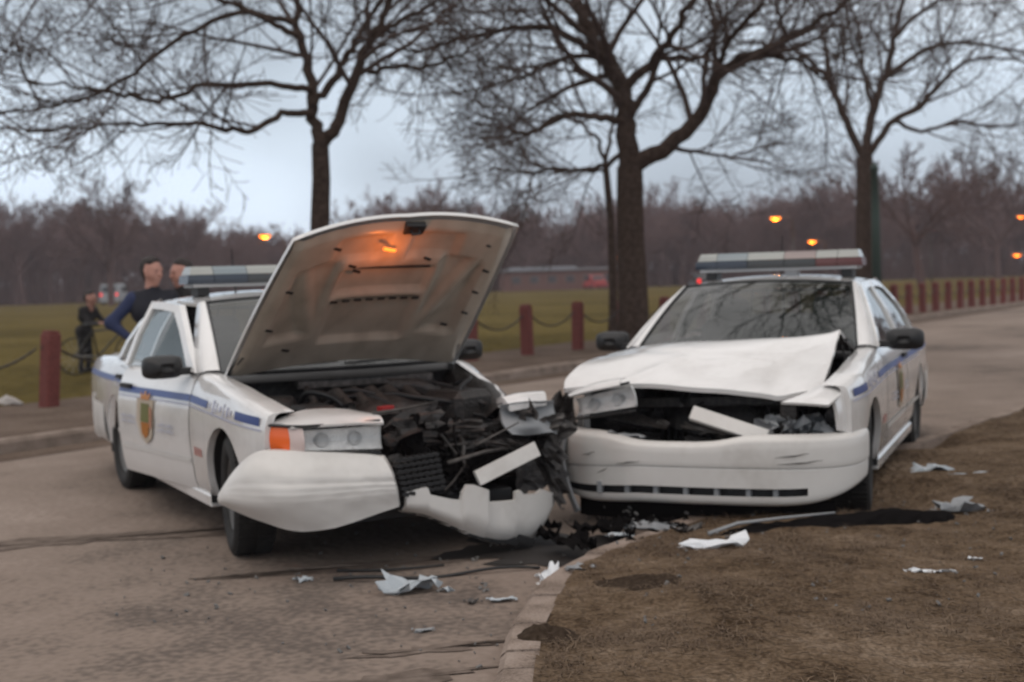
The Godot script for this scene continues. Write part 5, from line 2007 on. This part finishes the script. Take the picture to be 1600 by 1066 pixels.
func build_trees() -> void:
	# three park trees beside the bollards
	park_tree("bare forked tree rising behind the raised bonnet", 21.5, [[500, 590], [500, 480], [500, 350], [502, 280], [500, 225]], 0.175, 0.145, [
		[0.135, 0.03, -1.0, [[500, 228], [528, 190], [556, 118], [580, 62], [612, 0], [660, -120], [690, -230]]],
		[0.13, 0.03, 1.0, [[500, 228], [489, 175], [482, 105], [465, 45], [462, -30], [440, -150], [430, -260]]],
		[0.09, 0.025, 0.5, [[489, 165], [525, 118], [555, 70], [580, 25], [640, -60], [720, -140]]],
		[0.075, 0.018, -2.5, [[487, 178], [445, 176], [385, 206], [330, 197], [230, 194], [130, 198], [40, 205]]],
		[0.07, 0.016, -3.5, [[484, 140], [430, 131], [320, 133], [257, 157], [200, 150], [110, 133], [20, 125]]],
		[0.065, 0.016, -3.0, [[470, 62], [430, 38], [370, 10], [290, -20], [180, -40], [60, -30]]],
		[0.06, 0.014, -4.0, [[465, 40], [380, 20], [280, 60], [190, 130], [90, 165], [0, 175], [-60, 190]]],
		[0.06, 0.015, 3.0, [[556, 118], [600, 108], [690, 98], [760, 60], [820, 30]]],
		[0.06, 0.015, -4.0, [[462, -30], [380, -80], [260, -90], [120, -110], [-20, -90]]],
		[0.06, 0.015, 3.0, [[580, 62], [650, 20], [730, -30], [800, -90]]]], 11, "park trees by the bollards", 12, 2.9)
	park_tree("thick dark forked tree behind the left end of right car", 25.0, [[990, 560], [990, 480], [985, 380], [984, 260]], 0.31, 0.25, [
		[0.21, 0.03, -1.5, [[984, 262], [1040, 232], [1090, 182], [1122, 118], [1160, 92], [1230, 58], [1310, 10], [1400, -70]]],
		[0.25, 0.10, 0.5, [[984, 265], [979, 190], [974, 145], [950, 95], [930, 62], [905, 10], [890, -80], [880, -200]]],
		[0.12, 0.03, -2.0, [[974, 140], [1018, 92], [1045, 62], [1080, 5], [1120, -80], [1140, -180]]],
		[0.10, 0.025, 1.5, [[982, 190], [1012, 135], [1035, 92], [1100, 85], [1160, 40], [1220, -30]]],
		[0.10, 0.02, -2.5, [[978, 190], [930, 182], [885, 180], [840, 205], [800, 214], [745, 215]]],
		[0.10, 0.02, -3.0, [[946, 92], [900, 62], [850, 42], [790, 48], [720, 62], [650, 80], [600, 70]]],
		[0.08, 0.02, -1.0, [[935, 75], [880, 20], [820, -20], [740, -40], [640, -30]]],
		[0.08, 0.02, 2.0, [[950, 100], [900, 85], [840, 110], [780, 130], [700, 150]]],
		[0.08, 0.018, -2.0, [[1160, 92], [1200, 88], [1240, 92], [1275, 115], [1295, 130]]],
		[0.08, 0.018, -2.5, [[1122, 118], [1140, 60], [1190, 0], [1220, -70]]],
		[0.07, 0.016, 1.0, [[984, 240], [940, 260], [880, 265], [820, 270], [770, 262]]],
		[0.06, 0.014, 2.5, [[1040, 232], [1090, 238], [1140, 245], [1190, 230]]]], 22, "park trees by the bollards", 12, 3.3)
	park_tree("bare spreading tree behind the right car's roof", 37.5, [[1352, 545], [1352, 400], [1352, 320], [1351, 245]], 0.30, 0.24, [
		[0.15, 0.03, -2.0, [[1351, 248], [1322, 190], [1298, 132], [1265, 95], [1210, 70], [1150, 60]]],
		[0.17, 0.05, 1.0, [[1351, 248], [1364, 172], [1385, 112], [1396, 60], [1410, 0], [1430, -100]]],
		[0.13, 0.03, -2.0, [[1353, 246], [1395, 190], [1440, 165], [1490, 110], [1540, 90], [1620, 100]]],
		[0.10, 0.03, 2.0, [[1388, 118], [1440, 82], [1500, 66], [1600, 82], [1700, 90]]],
		[0.09, 0.02, -1.0, [[1396, 60], [1450, 10], [1520, -10], [1620, -20]]],
		[0.09, 0.02, 1.5, [[1364, 172], [1350, 110], [1340, 40], [1320, -40], [1300, -120]]],
		[0.08, 0.02, 2.0, [[1298, 132], [1290, 70], [1270, 10], [1230, -50]]],
		[0.08, 0.02, -2.0, [[1395, 190], [1440, 205], [1500, 190], [1560, 200], [1640, 180]]],
		[0.07, 0.02, 2.0, [[1410, 0], [1470, -50], [1560, -80], [1660, -90]]]], 33, "park trees by the bollards", 12, 4.0)
	park_tree("slender dark sapling hugging the thick tree's left side", 29.0, [[960, 560], [958, 450], [955, 350], [946, 255]], 0.11, 0.075, [
		[0.06, 0.014, 0.5, [[946, 257], [930, 215], [900, 190], [860, 175], [820, 150]]],
		[0.06, 0.014, 0.5, [[946, 257], [955, 200], [960, 150], [940, 90]]],
		[0.045, 0.012, -0.5, [[948, 270], [900, 268], [840, 272], [790, 255]]]], 44, "park trees by the bollards", 9, 2.4)
	# the tree beyond the frame's right edge whose boughs reach overhead
	rng.seed = 71
	var near := wild_tree(71, 15.5, 0.008, [0, 7, 8, 10], 1.25)
	var t := thing("bare_tree", "tall bare tree on the verge right of the frame", "tree", W(7.8, 15.0, 0.05), 0.0)
	for q in [["trunk", near[0], M.bark], ["crown", near[1], M.twig]]:
		var o := MeshInstance3D.new()
		o.mesh = q[1].mesh(q[2])
		put(q[0], o, t)
	# far wood
	var variants := []
	for k in 4: variants.append(wild_tree(500 + k * 7, 14.0, 0.035, [0, 5, 6, 7], 1.0))
	var singles := [
		[172, 130, 0.96, 0, "dark broad tree in front of the far wood at left", true],
		[35, 165, 1.0, 1, "bare tree at the left end of the far wood", false],
		[290, 165, 0.80, 2, "dark rounded tree above the two officers' heads", true],
		[1440, 95, 0.84, 3, "dark leaning tree behind right car's spreading tree", true],
		[1560, 140, 1.0, 0, "dark tree at the right end of the far wood", true],
		[690, 185, 1.0, 1, "bare tree over the raised bonnet's crest", false],
		[1110, 170, 0.80, 2, "bare tree between thick tree and right light bar", false]]
	for s in singles:
		var p := pix(s[0], 440, s[1])
		var o := thing("wood_tree", s[4], "tree", Vector3(p.x, 0.05, p.z), s[0] * 0.01, "single trees before the far wood")
		for q in [["trunk", variants[s[3]][0]], ["crown", variants[s[3]][1]]]:
			var mi := MeshInstance3D.new()
			mi.mesh = q[1].mesh(M.farwood_dark if s[5] else M.farwood)
			put(q[0], mi, o)
		o.scale = Vector3.ONE * s[2]
	rng.seed = 808
	for side in 2:
		for v in 4:
			var comb := Buf.new()
			var off := 0
			for part in variants[v]:
				off = comb.v.size()
				comb.v.append_array(part.v)
				comb.n.append_array(part.n)
				for i in part.ix: comb.ix.append(i + off)
			var mm := MultiMesh.new()
			mm.transform_format = MultiMesh.TRANSFORM_3D
			mm.mesh = comb.mesh(M.farwood)
			var xs := []
			for i in 70:
				var d := rng.randf_range(165, 250)
				var u := rng.randf_range(-0.60, 0.02) if side == 0 else rng.randf_range(-0.02, 0.62)
				xs.append([u * d, d])
			mm.instance_count = xs.size()
			for i in xs.size():
				var s := rng.randf_range(0.56, 0.92)
				var px: float = 800 + xs[i][0] / xs[i][1] * 1992
				# the crowns dip behind the thick tree and rise at both ends
				s *= 1.0 + 0.13 * smoothstep(1250, 1500, px) + 0.16 * smoothstep(380, 150, px) - 0.16 * smoothstep(300, 420, px) * smoothstep(640, 540, px)
				s *= 1.0 + 0.32 * noise.get_noise_2d(xs[i][0] * 1.4, 50.0)
				mm.set_instance_transform(i, Transform3D(Basis(Vector3.UP, rng.randf() * TAU).scaled(Vector3(s, s, s)), W(xs[i][0], xs[i][1], 0.05)))
			var mi := MultiMeshInstance3D.new()
			mi.multimesh = mm
			put("far_wood", mi)
			mi.set_meta("kind", "stuff")
			tag(mi, "brown leafless wood along the field's far edge, " + ("left" if side == 0 else "right") + " half", "wood", "far wood")
	# undergrowth at the wood's foot
	var ug := Buf.new()
	rng.seed = 99
	for k in 12000:
		var d := rng.randf_range(160, 235)
		var u := rng.randf_range(-0.56, 0.58)
		var p := W(u * d, d, 0.05)
		var h := rng.randf_range(1.5, 6.0)
		var q := p + Vector3(rng.randf_range(-1, 1), h, rng.randf_range(-1, 1))
		ug.tube([p, p.lerp(q, 0.5) + Vector3(rng.randf_range(-0.4, 0.4), 0, 0), q], rng.randf_range(0.06, 0.14), 0.03, 3)
	var ui := MeshInstance3D.new()
	ui.mesh = ug.mesh(M.farwood_dark)
	put("undergrowth", ui)
	ui.set_meta("kind", "stuff")
	tag(ui, "dark brushwood at the foot of the far wood", "brushwood")

func build_far_things() -> void:
	# low brick building
	var at := pix(872, 437, 158.0)
	var b := thing("brick_building", "long low brick building with pale roof beyond the field", "building", Vector3(at.x, 0.08, at.z), 0.12)
	var brick := surface(mix_texture(256, [[81, 40, 0.8, 3]], [lin(0.11, 0.062, 0.054), lin(0.16, 0.092, 0.080), lin(0.20, 0.125, 0.11)]), 2.0, 0.9)
	var st := st_new()
	box(st, Vector3(0, 1.2, 0), Vector3(14.0, 2.4, 6.0), Basis.IDENTITY, 0.02)
	obj("wall", st, brick, b)
	st = st_new()
	box(st, Vector3(0, 2.5, 0), Vector3(14.6, 0.24, 6.6), Basis.IDENTITY, 0.03)
	box(st, Vector3(-2, 2.75, 0), Vector3(8, 0.3, 4), Basis.IDENTITY, 0.03)
	obj("roof", st, mat(lin(0.20, 0.21, 0.23), 0.6), b)
	for k in 6:
		st = st_new()
		box(st, Vector3(-5.6 + k * 2.2, 1.35, 3.0), Vector3(1.1, 0.9, 0.08))
		var f := obj("window", st, mat(lin(0.16, 0.12, 0.11), 0.5), b)
		st = st_new()
		box(st, Vector3(-5.6 + k * 2.2, 1.35, 3.03), Vector3(0.95, 0.76, 0.05))
		obj("pane", st, M.smoke, f)
	# parked and passing vehicles, far off
	far_car("white van with red tail lamps far across the field at left", "van", pix(181, 461, 135), 2.2, 4.8, 1.95, lin(0.36, 0.38, 0.40), 0.0, true)
	far_car("pale car parked before the low brick building", "car", pix(818, 438, 165), 1.42, 4.3, 1.8, lin(0.6, 0.6, 0.62), 1.2, false)
	far_car("red car parked between low building and thick tree", "car", pix(930, 436, 150), 1.7, 3.0, 1.9, lin(0.32, 0.03, 0.03), 0.3, false)
	far_car("dark car with red tail lamps left of right light bar", "car", pix(1101, 432, 92), 1.45, 4.4, 1.75, lin(0.03, 0.03, 0.035), 0.0, true)
	# street lamps
	for l in [[415, 371, 78.0, 1.0, "lit orange street lamp left of the raised bonnet"], [1213, 343, 84.0, 1.0, "lit orange street lamp high above right light bar"], [1270, 379, 110.0, 1.0, "lit orange street lamp just over right light bar"], [1437, 371, 120.0, 0.35, "faint orange street lamp right of the spreading tree"], [1590, 400, 105.0, 0.5, "lit orange street lamp at far right above the bollards"], [1596, 340, 118.0, 0.4, "faint orange street lamp high at far right"], [960, 404, 150.0, 0.15, "faint orange lamp beyond the thick tree's trunk"]]:
		var p := pix(l[0], l[1], l[2])
		var s := thing("street_lamp", l[4], "street lamp", Vector3(p.x, 0.08, p.z), 0.0, "lit street lamps beyond the field")
		var h := p.y - 0.08
		var arm := 1.1
		st = st_new()
		tube(st, [Vector3(arm, 0, -0.1), Vector3(arm, h * 0.6, -0.1), Vector3(arm, h - 0.15, -0.1)], 0.09, 0.05, 8)
		tube(st, [Vector3(arm, h - 0.15, -0.1), Vector3(arm * 0.8, h + 0.12, -0.1), Vector3(arm * 0.3, h + 0.17, -0.05), Vector3(0, h + 0.16, 0)], 0.04, 0.035, 7)
		obj("pole", st, M.steel, s)
		st = st_new()
		box(st, Vector3(-0.05, h + 0.17, 0), Vector3(0.85, 0.10, 0.34), Basis.IDENTITY, 0.04)
		obj("lamp_housing", st, M.steel, s)
		st = st_new()
		var P := []
		for i in 9:
			var row := []
			for k in 11:
				var u := k / 5.0 - 1.0
				var v := i / 4.0 - 1.0
				row.append(Vector3(-0.05 + u * 0.36, h + 0.12 - 0.16 * sqrt(maxf(0.0, 1.0 - u * u)) * sqrt(maxf(0.0, 1.0 - v * v)), v * 0.16))
			P.append(row)
		grid(st, P)
		var glow := mat(lin(1, 0.45, 0.08), 0.4)
		glow.emission_enabled = true
		glow.emission = Color(1.0, 0.52, 0.12)
		glow.emission_energy_multiplier = 3.2 * l[3]
		obj("lamp_glass", st, glow, s)
		var ol := OmniLight3D.new()
		ol.name = "lamp_light"
		ol.light_color = Color(1.0, 0.55, 0.2)
		ol.light_energy = 5.0 * l[3]
		ol.light_size = 0.15
		ol.omni_range = 60
		ol.omni_attenuation = 2.0
		ol.shadow_enabled = true
		ol.position = Vector3(-0.05, h - 0.12, 0)
		s.add_child(ol, true)
	# green lamp post next to the spreading tree
	var q := pix(1371, 500, 36.5)
	var g := thing("lamp_post", "dark green lamp post beside the spreading tree's trunk", "lamp post", Vector3(q.x, 0.05, q.z), 0.0)
	st = st_new()
	tube(st, [Vector3(0, 0, 0), Vector3(0, 0.5, 0), Vector3(0, 0.55, 0)], 0.19, 0.17, 14)
	tube(st, [Vector3(0, 0.55, 0), Vector3(0, 3, 0), Vector3(-0.02, 4.3, 0)], 0.14, 0.10, 14)
	obj("pole", st, mat(lin(0.030, 0.055, 0.045), 0.6), g)
	st = st_new()
	tube(st, [Vector3(-0.02, 4.28, 0), Vector3(-0.02, 4.42, 0), Vector3(-0.02, 4.50, 0)], 0.13, 0.03, 12)
	obj("cap", st, mat(lin(0.030, 0.055, 0.045), 0.6), g)

func far_car(label: String, cat: String, at: Vector3, h: float, len_: float, w: float, c: Color, turn: float, tail: bool) -> void:
	var t := thing("parked_car" if cat == "car" else "parked_van", label, cat, Vector3(at.x, 0.09, at.z), turn, "vehicles far across the field")
	var hl := len_ * 0.5
	var van := cat == "van"
	var prof := [[-hl, 0.35], [-hl, 0.9], [-hl + 0.15, 1.0 if not van else 2.2], [-hl + 0.5, 1.02 if not van else h], [-hl + 1.0, h], [hl * 0.15, h], [hl * 0.5, 1.0 if not van else 1.2], [hl - 0.1, 0.85 if not van else 1.0], [hl, 0.7], [hl, 0.35]]
	var st := st_new()
	var P := []
	for k in [[-0.5, 0.92], [-0.47, 1.0], [0.47, 1.0], [0.5, 0.92]]:
		var row := []
		for p in prof: row.append(Vector3(w * k[0] * (1.0 if p[1] < 1.0 else 0.9), 0.35 + (p[1] - 0.35) * k[1], -p[0]))
		P.append(row)
	st.set_smooth_group(-1)
	grid(st, P)
	for e in [0, 3]:
		for i in range(1, prof.size() - 1):
			st.add_vertex(P[e][0]); st.add_vertex(P[e][i]); st.add_vertex(P[e][i + 1])
	obj("body", st, mat(c, 0.4), t)
	st = st_new()
	box(st, Vector3(0, h * 0.5 + 0.52, hl - (0.10 if van else 0.62)), Vector3(w * 0.72, h * 0.28, 0.08), Basis(Vector3.RIGHT, -0.1 if van else -0.5))
	obj("rear_window", st, M.smoke, t)
	for s in [-1, 1]:
		st = st_new()
		box(st, Vector3(s * (w * 0.45 + 0.005), h * 0.5 + 0.5, -0.1), Vector3(0.06, h * 0.22, len_ * 0.45))
		obj("side_window", st, M.smoke, t)
		for z in [-0.62, 0.6]:
			st = st_new()
			lathe(st, [Vector2(0.0, 0.1), Vector2(0.24, 0.1), Vector2(0.33, 0.07), Vector2(0.33, -0.07), Vector2(0.0, -0.1)], 18, Transform3D(Basis.IDENTITY, Vector3(s * (w * 0.45), 0.33, z * hl)))
			obj("wheel", st, M.rubber, t)
		st = st_new()
		box(st, Vector3(s * w * 0.42, 0.95 if not van else 1.1, hl + 0.01), Vector3(0.20, 0.24, 0.06))
		var m: Material = M.redlens
		if tail:
			m = mat(lin(0.8, 0.05, 0.05), 0.4)
			m.emission_enabled = true
			m.emission = Color(1.0, 0.10, 0.08)
			m.emission_energy_multiplier = 1.6
		obj("tail_lamp", st, m, t)

func scrap(called: String, label: String, cat: String, at: Vector3, size: Vector2, amp: float, m: Material, seed_: float, bas := Basis.IDENTITY, n := 6) -> void:
	var o := thing(called, label, cat, at, 0.0, "crash debris")
	var st := st_new()
	crumple(st, Vector3(0, amp * 0.7 + 0.006, 0), size, amp, bas, seed_, n, 0.5)
	obj("fragment", st, m, o)
	var k := 0
	for q in [[0.62, 0.2], [-0.58, -0.35]]:
		st = st_new()
		crumple(st, Vector3(q[0] * size.x, 0.012, q[1] * size.y), size * 0.22, amp * 0.35, Basis(Vector3.UP, k * 1.7 + seed_), seed_ + 3 + k, 3, 0.6)
		obj("chip", st, m, o)
		k += 1

func build_debris() -> void:
	var vy := 0.10
	scrap("plastic_sheet", "large crumpled pale grey reflector lying on the road below the bonnet", "debris", W(-0.52, 6.15), Vector2(0.27, 0.16), 0.045, M.clearplastic, 3.1, Basis(Vector3.UP, 0.5))
	scrap("white_wedge", "white plastic wedge lying against the kerb's corner", "debris", W(0.15, 6.28), Vector2(0.09, 0.20), 0.03, M.white_foam, 5.2, Basis.from_euler(Vector3(0.5, -0.5, 0.2)))
	scrap("grey_shard", "grey plastic shard just right of the white wedge", "debris", W(0.31, 6.1, 0.08), Vector2(0.13, 0.09), 0.02, M.greyplastic, 6.3, Basis(Vector3.UP, -0.4))
	scrap("pale_chip", "small flat pale chip on the road left of the kerb", "debris", W(-0.08, 5.9), Vector2(0.11, 0.05), 0.01, M.clearplastic, 7.7, Basis(Vector3.UP, 0.2), 4)
	scrap("pale_chip", "small pale chip on the road below left front tyre", "debris", W(-1.10, 6.42), Vector2(0.08, 0.06), 0.014, M.clearplastic, 8.4, Basis(Vector3.UP, 0.9), 4)
	scrap("pale_chip", "faint flat chip on the road nearest the camera", "debris", W(-0.42, 5.42), Vector2(0.08, 0.04), 0.006, M.greyplastic, 9.1, Basis(Vector3.UP, 0.3), 4)
	scrap("pale_chip", "small rusty chip between the crumpled reflector and kerb", "debris", W(-0.22, 5.88), Vector2(0.07, 0.04), 0.01, M.grime, 9.9, Basis(Vector3.UP, 1.3), 4)
	scrap("white_foam", "white foam slab lying on the verge before the right bumper", "debris", W(1.02, 6.42, vy), Vector2(0.30, 0.13), 0.035, M.white_foam, 11.4, Basis(Vector3.UP, 0.05))
	scrap("white_scrap", "flat white scrap alone on the verge at right", "debris", W(1.88, 5.79, vy), Vector2(0.17, 0.06), 0.012, M.white_foam, 12.2, Basis(Vector3.UP, -0.2), 5)
	scrap("pale_chip", "tiny pale chip right of the flat white scrap", "debris", W(2.18, 6.02, vy), Vector2(0.05, 0.03), 0.008, M.white_foam, 13.5, Basis.IDENTITY, 4)
	scrap("clear_shards", "clear lamp shards beside the right car's front tyre", "debris", W(2.82, 8.65, vy), Vector2(0.26, 0.16), 0.03, M.clearplastic, 14.1, Basis(Vector3.UP, 0.1))
	scrap("clear_shards", "thin curved clear strip right of the lamp shards", "debris", W(3.06, 8.45, vy), Vector2(0.26, 0.04), 0.014, M.clearplastic, 15.1, Basis(Vector3.UP, 0.25))
	scrap("grey_shard", "grey crushed bracket at right end of the black undertray", "debris", W(2.52, 7.18, vy), Vector2(0.24, 0.14), 0.04, M.greyplastic, 16.6, Basis(Vector3.UP, 0.4))
	scrap("grey_shard", "grey splinters under the middle of the right bumper", "debris", W(0.74, 7.12, 0.07), Vector2(0.22, 0.10), 0.025, M.greyplastic, 17.8, Basis(Vector3.UP, -0.3))
	scrap("grey_shard", "dark grey piece of trim left of the white foam", "debris", W(0.93, 6.95, 0.08), Vector2(0.2, 0.1), 0.03, M.grime, 18.8, Basis(Vector3.UP, 0.8))
	scrap("pale_chip", "pale chip below the right car's torn bumper corner", "debris", W(0.56, 6.98, 0.06), Vector2(0.12, 0.06), 0.015, M.clearplastic, 19.3, Basis(Vector3.UP, 0.2), 4)
	scrap("paper_scrap", "crumpled pale paper on the path at far left", "litter", W(-6.5, 16.1, 0.11), Vector2(0.42, 0.25), 0.06, mat(lin(0.42, 0.39, 0.37), 0.9), 21.0)
	# black undertray
	var o := thing("undertray", "long black plastic undertray lying on the verge before right car", "debris", W(1.74, 6.88, vy), 0.0, "crash debris")
	var st := st_new()
	var UT := patch([
		[Vector3(-0.66, 0.01, 0.10), Vector3(-0.35, 0.0, 0.07), Vector3(0.0, 0.0, 0.05), Vector3(0.40, 0.0, 0.02), Vector3(0.66, 0.0, -0.04)],
		[Vector3(-0.62, 0.02, 0.05), Vector3(-0.30, 0.045, 0.01), Vector3(0.0, 0.06, -0.02), Vector3(0.40, 0.07, -0.05), Vector3(0.66, 0.04, -0.08)],
		[Vector3(-0.50, 0.02, -0.02), Vector3(-0.25, 0.05, -0.05), Vector3(0.05, 0.07, -0.08), Vector3(0.42, 0.075, -0.11), Vector3(0.62, 0.05, -0.13)]], 10, 48)
	for i in UT.size():
		for k in UT[i].size():
			var v: Vector3 = UT[i][k]
			var edge := absf(i / 5.0 - 1.0)
			UT[i][k] = v + Vector3(0.03 * noise.get_noise_2d(i * 40.0, k * 9.0), 0.025 * noise.get_noise_2d(v.x * 200, v.z * 200), 0.06 * edge * noise.get_noise_2d(v.x * 420, i * 11.0))
	sheet(st, UT, Vector3(0, -0.008, 0))
	obj("tray", st, M.dull, o)
	st = st_new()
	tube(st, [Vector3(-0.72, 0.015, 0.12), Vector3(-0.55, 0.05, 0.04), Vector3(-0.30, 0.065, 0.0), Vector3(0.0, 0.078, -0.04)], 0.012, 0.006, 6)
	obj("torn_edge", st, M.greyplastic, o)
	# trim strip on the road
	o = thing("trim_strip", "long black trim strip lying on the road under the torn bumper", "debris", W(-0.42, 6.40), 0.0, "crash debris")
	st = st_new()
	var pts := []
	for k in 15: pts.append(Vector3(-0.52 + k * 0.075, 0.014 + 0.01 * sin(k * 0.7), 0.05 * sin(k * 0.35) - 0.006 * k))
	tube(st, pts, 0.011, 0.008, 6)
	obj("strip", st, M.black, o)
	o = thing("trim_strip", "short curved black strip parallel to the long one", "debris", W(-0.70, 6.62), 0.1, "crash debris")
	st = st_new()
	pts = []
	for k in 9: pts.append(Vector3(-0.25 + k * 0.07, 0.012, 0.04 * sin(k * 0.4)))
	tube(st, pts, 0.008, 0.006, 6)
	obj("strip", st, M.black, o)
	# scatter of black bits between the noses
	rng.seed = 77
	for k in 16:
		var p := W(rng.randf_range(0.15, 0.95), rng.randf_range(6.75, 7.5), 0.05)
		o = thing("black_fragment", "small black plastic fragment on the ground between the two bumpers", "debris", p, rng.randf() * 6.0, "black fragments between the cars")
		st = st_new()
		crumple(st, Vector3(0, 0.025, 0), Vector2(rng.randf_range(0.08, 0.30), rng.randf_range(0.05, 0.14)), 0.04, Basis(Vector3.UP, k * 1.3), 100 + k, 5)
		obj("fragment", st, M.dull, o)
	# small crumbs scattered on road and verge: nobody could count them
	st = st_new(false)
	for k in 520:
		var a := rng.randf() * TAU
		var r := 2.2 * sqrt(rng.randf())
		var x := 0.3 + cos(a) * r * 1.1
		var d := 6.6 + sin(a) * r * 0.8
		var onv := x > 0.5
		var s := 0.004 + 0.013 * pow(rng.randf(), 2.5)
		box(st, W(x, d, (0.12 if onv else 0.006)), Vector3(s * 1.6, s * 0.6, s), Basis.from_euler(Vector3(rng.randf(), rng.randf() * 6, rng.randf())))
	var cr := obj("crash_crumbs", st, M.crumbs)
	cr.set_meta("kind", "stuff")
	tag(cr, "crumbs of broken plastic strewn on road and verge", "debris")
	# fluid on the road
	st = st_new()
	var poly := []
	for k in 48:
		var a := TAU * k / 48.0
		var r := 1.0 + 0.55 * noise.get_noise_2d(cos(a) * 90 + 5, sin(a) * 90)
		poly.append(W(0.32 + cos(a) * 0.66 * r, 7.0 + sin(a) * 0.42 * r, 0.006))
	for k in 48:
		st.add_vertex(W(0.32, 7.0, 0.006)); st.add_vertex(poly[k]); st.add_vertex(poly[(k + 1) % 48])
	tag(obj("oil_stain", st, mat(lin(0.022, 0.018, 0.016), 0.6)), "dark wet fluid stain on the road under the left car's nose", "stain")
	rng.seed = 515
	for q in [[-0.55, 4.75, 0.42, 0.10, "dark dirt smear on the road nearest the camera, left of the kerb"], [-0.36, 5.15, 0.30, 0.07, "thin dirt smear on the road beside the kerb bend"], [-0.75, 6.75, 0.85, 0.10, "dark skid smear under the left car's torn bumper"], [-2.9, 7.6, 1.3, 0.16, "long grey tyre smear on the road left of the left car"]]:
		st = st_new()
		var ring := []
		for k in 40:
			var a := TAU * k / 40.0
			var rr := 1.0 + 0.7 * noise.get_noise_2d(cos(a) * 120 + q[0] * 50, sin(a) * 120)
			ring.append(W(q[0] + cos(a) * q[2] * rr + sin(a) * q[3] * 0.8, q[1] + sin(a) * q[3] * rr + cos(a) * q[2] * 0.25, 0.004))
		for k in 40:
			st.add_vertex(W(q[0], q[1], 0.004)); st.add_vertex(ring[k]); st.add_vertex(ring[(k + 1) % 40])
		tag(obj("dirt_smear", st, M.smear), q[4], "dirt")
	# clods of soil along the kerb
	rng.seed = 31
	for q in [[0.62, 5.75, 0.30, "dark clump of turned soil on the verge inside the kerb bend"], [0.10, 4.98, 0.16, "dark soil clod lying on the kerb near the camera"]]:
		var c := thing("soil_clod", q[3], "soil", W(q[0], q[1], 0.09), 0.0)
		st = st_new()
		var P := []
		for i in 9:
			var row := []
			for k in 19:
				var a := TAU * k / 18.0
				var f := i / 8.0
				var rr: float = q[2] * f * (1.0 + 0.5 * noise.get_noise_2d(cos(a) * 70 + q[0] * 99, sin(a) * 70))
				row.append(Vector3(cos(a) * rr, 0.05 * (1.0 - f * f) - 0.012 + 0.03 * noise.get_noise_2d(cos(a) * rr * 700, sin(a) * rr * 700) * (1.0 - f), sin(a) * rr * 0.8))
			P.append(row)
		grid(st, P)
		obj("clod", st, surface(mix_texture(128, [[91, 10, 1.0, 4]], [lin(0.02, 0.014, 0.01), lin(0.045, 0.032, 0.023), lin(0.08, 0.06, 0.045)]), 0.3, 1.0), c)

# ------------------------------------------------------------------ sky
func make_sky() -> Sky:
	var w := 768
	var h := 384
	var im := Image.create(w, h, false, Image.FORMAT_RGBF)
	var n := FastNoiseLite.new()
	n.seed = 3
	n.frequency = 0.011
	n.fractal_octaves = 5
	for y in h:
		var el := PI * (0.5 - (y + 0.5) / h)
		for x in w:
			var az := TAU * (x + 0.5) / w
			var d := Vector3(cos(az) * cos(el), sin(el), sin(az) * cos(el))
			var k := n.get_noise_3d(d.x * 150, d.y * 330, d.z * 150)
			var s := maxf(d.y, 0.0)
			var l := lerpf(0.85, 1.03, pow(s, 0.9))
			l *= 1.0 + 0.60 * k - 0.17 * smoothstep(0.02, 0.30, s) * (1.0 - smoothstep(0.35, 0.7, s))
			var tint := Color(0.85, 0.98, 1.12).lerp(Color(1.0, 0.972, 0.965), smoothstep(0.14, 0.50, s + k * 0.15))
			if d.y < 0.0: l = 0.16
			im.set_pixel(x, y, Color(tint.r * l, tint.g * l, tint.b * l))
	var m := PanoramaSkyMaterial.new()
	m.panorama = ImageTexture.create_from_image(im)
	var sky := Sky.new()
	sky.sky_material = m
	return sky

func _ready() -> void:
	noise.seed = 12
	noise.frequency = 0.02
	noise.fractal_octaves = 3
	# camera
	var cam := Camera3D.new()
	cam.name = "camera"
	cam.position = Vector3(0, 1.5014, 0)
	cam.basis = Basis(Vector3.RIGHT, -0.0479) * Basis(Vector3.BACK, -0.0291)
	cam.fov = rad_to_deg(2.0 * atan(533.0 / 1992.0))
	cam.near = 0.1
	cam.far = 3000.0
	var att := CameraAttributesPhysical.new()
	att.frustum_focal_length = 44.8
	att.frustum_focus_distance = 3.4
	att.exposure_aperture = 3.1
	cam.attributes = att
	cam.fov = rad_to_deg(2.0 * atan(533.0 / 1992.0))
	add_child(cam)
	cam.current = true
	# sky and exposure
	var env := Environment.new()
	env.background_mode = Environment.BG_SKY
	env.sky = make_sky()
	env.tonemap_mode = Environment.TONE_MAPPER_LINEAR
	env.tonemap_exposure = 1.0
	env.fog_enabled = true
	env.fog_density = 0.0006
	env.fog_light_color = Color(0.90, 0.87, 0.90)
	env.sdfgi_enabled = true
	env.ssao_enabled = true
	env.ssil_enabled = true
	var we := WorldEnvironment.new()
	we.name = "world"
	we.environment = env
	add_child(we)
	# the faint, wide sun behind the cloud
	var sun := DirectionalLight3D.new()
	sun.name = "sun"
	sun.light_energy = 0.15
	sun.light_angular_distance = 40.0
	sun.light_color = Color(1.0, 0.94, 0.88)
	sun.shadow_enabled = true
	sun.rotation = Vector3(deg_to_rad(-62), deg_to_rad(-25), 0)
	add_child(sun)
	materials()
	build_ground()
	make_car("police_car", "white police car with its bonnet raised and front bumper torn open", W(-0.8267, 7.56), 0.497, 0)
	make_car("police_car", "white police car with buckled bonnet closed, front wheel on the verge", W(1.3556, 8.1606), -0.4022, 1)
	build_trees()
	build_bollards()
	build_far_things()
	make_people()
	build_debris()
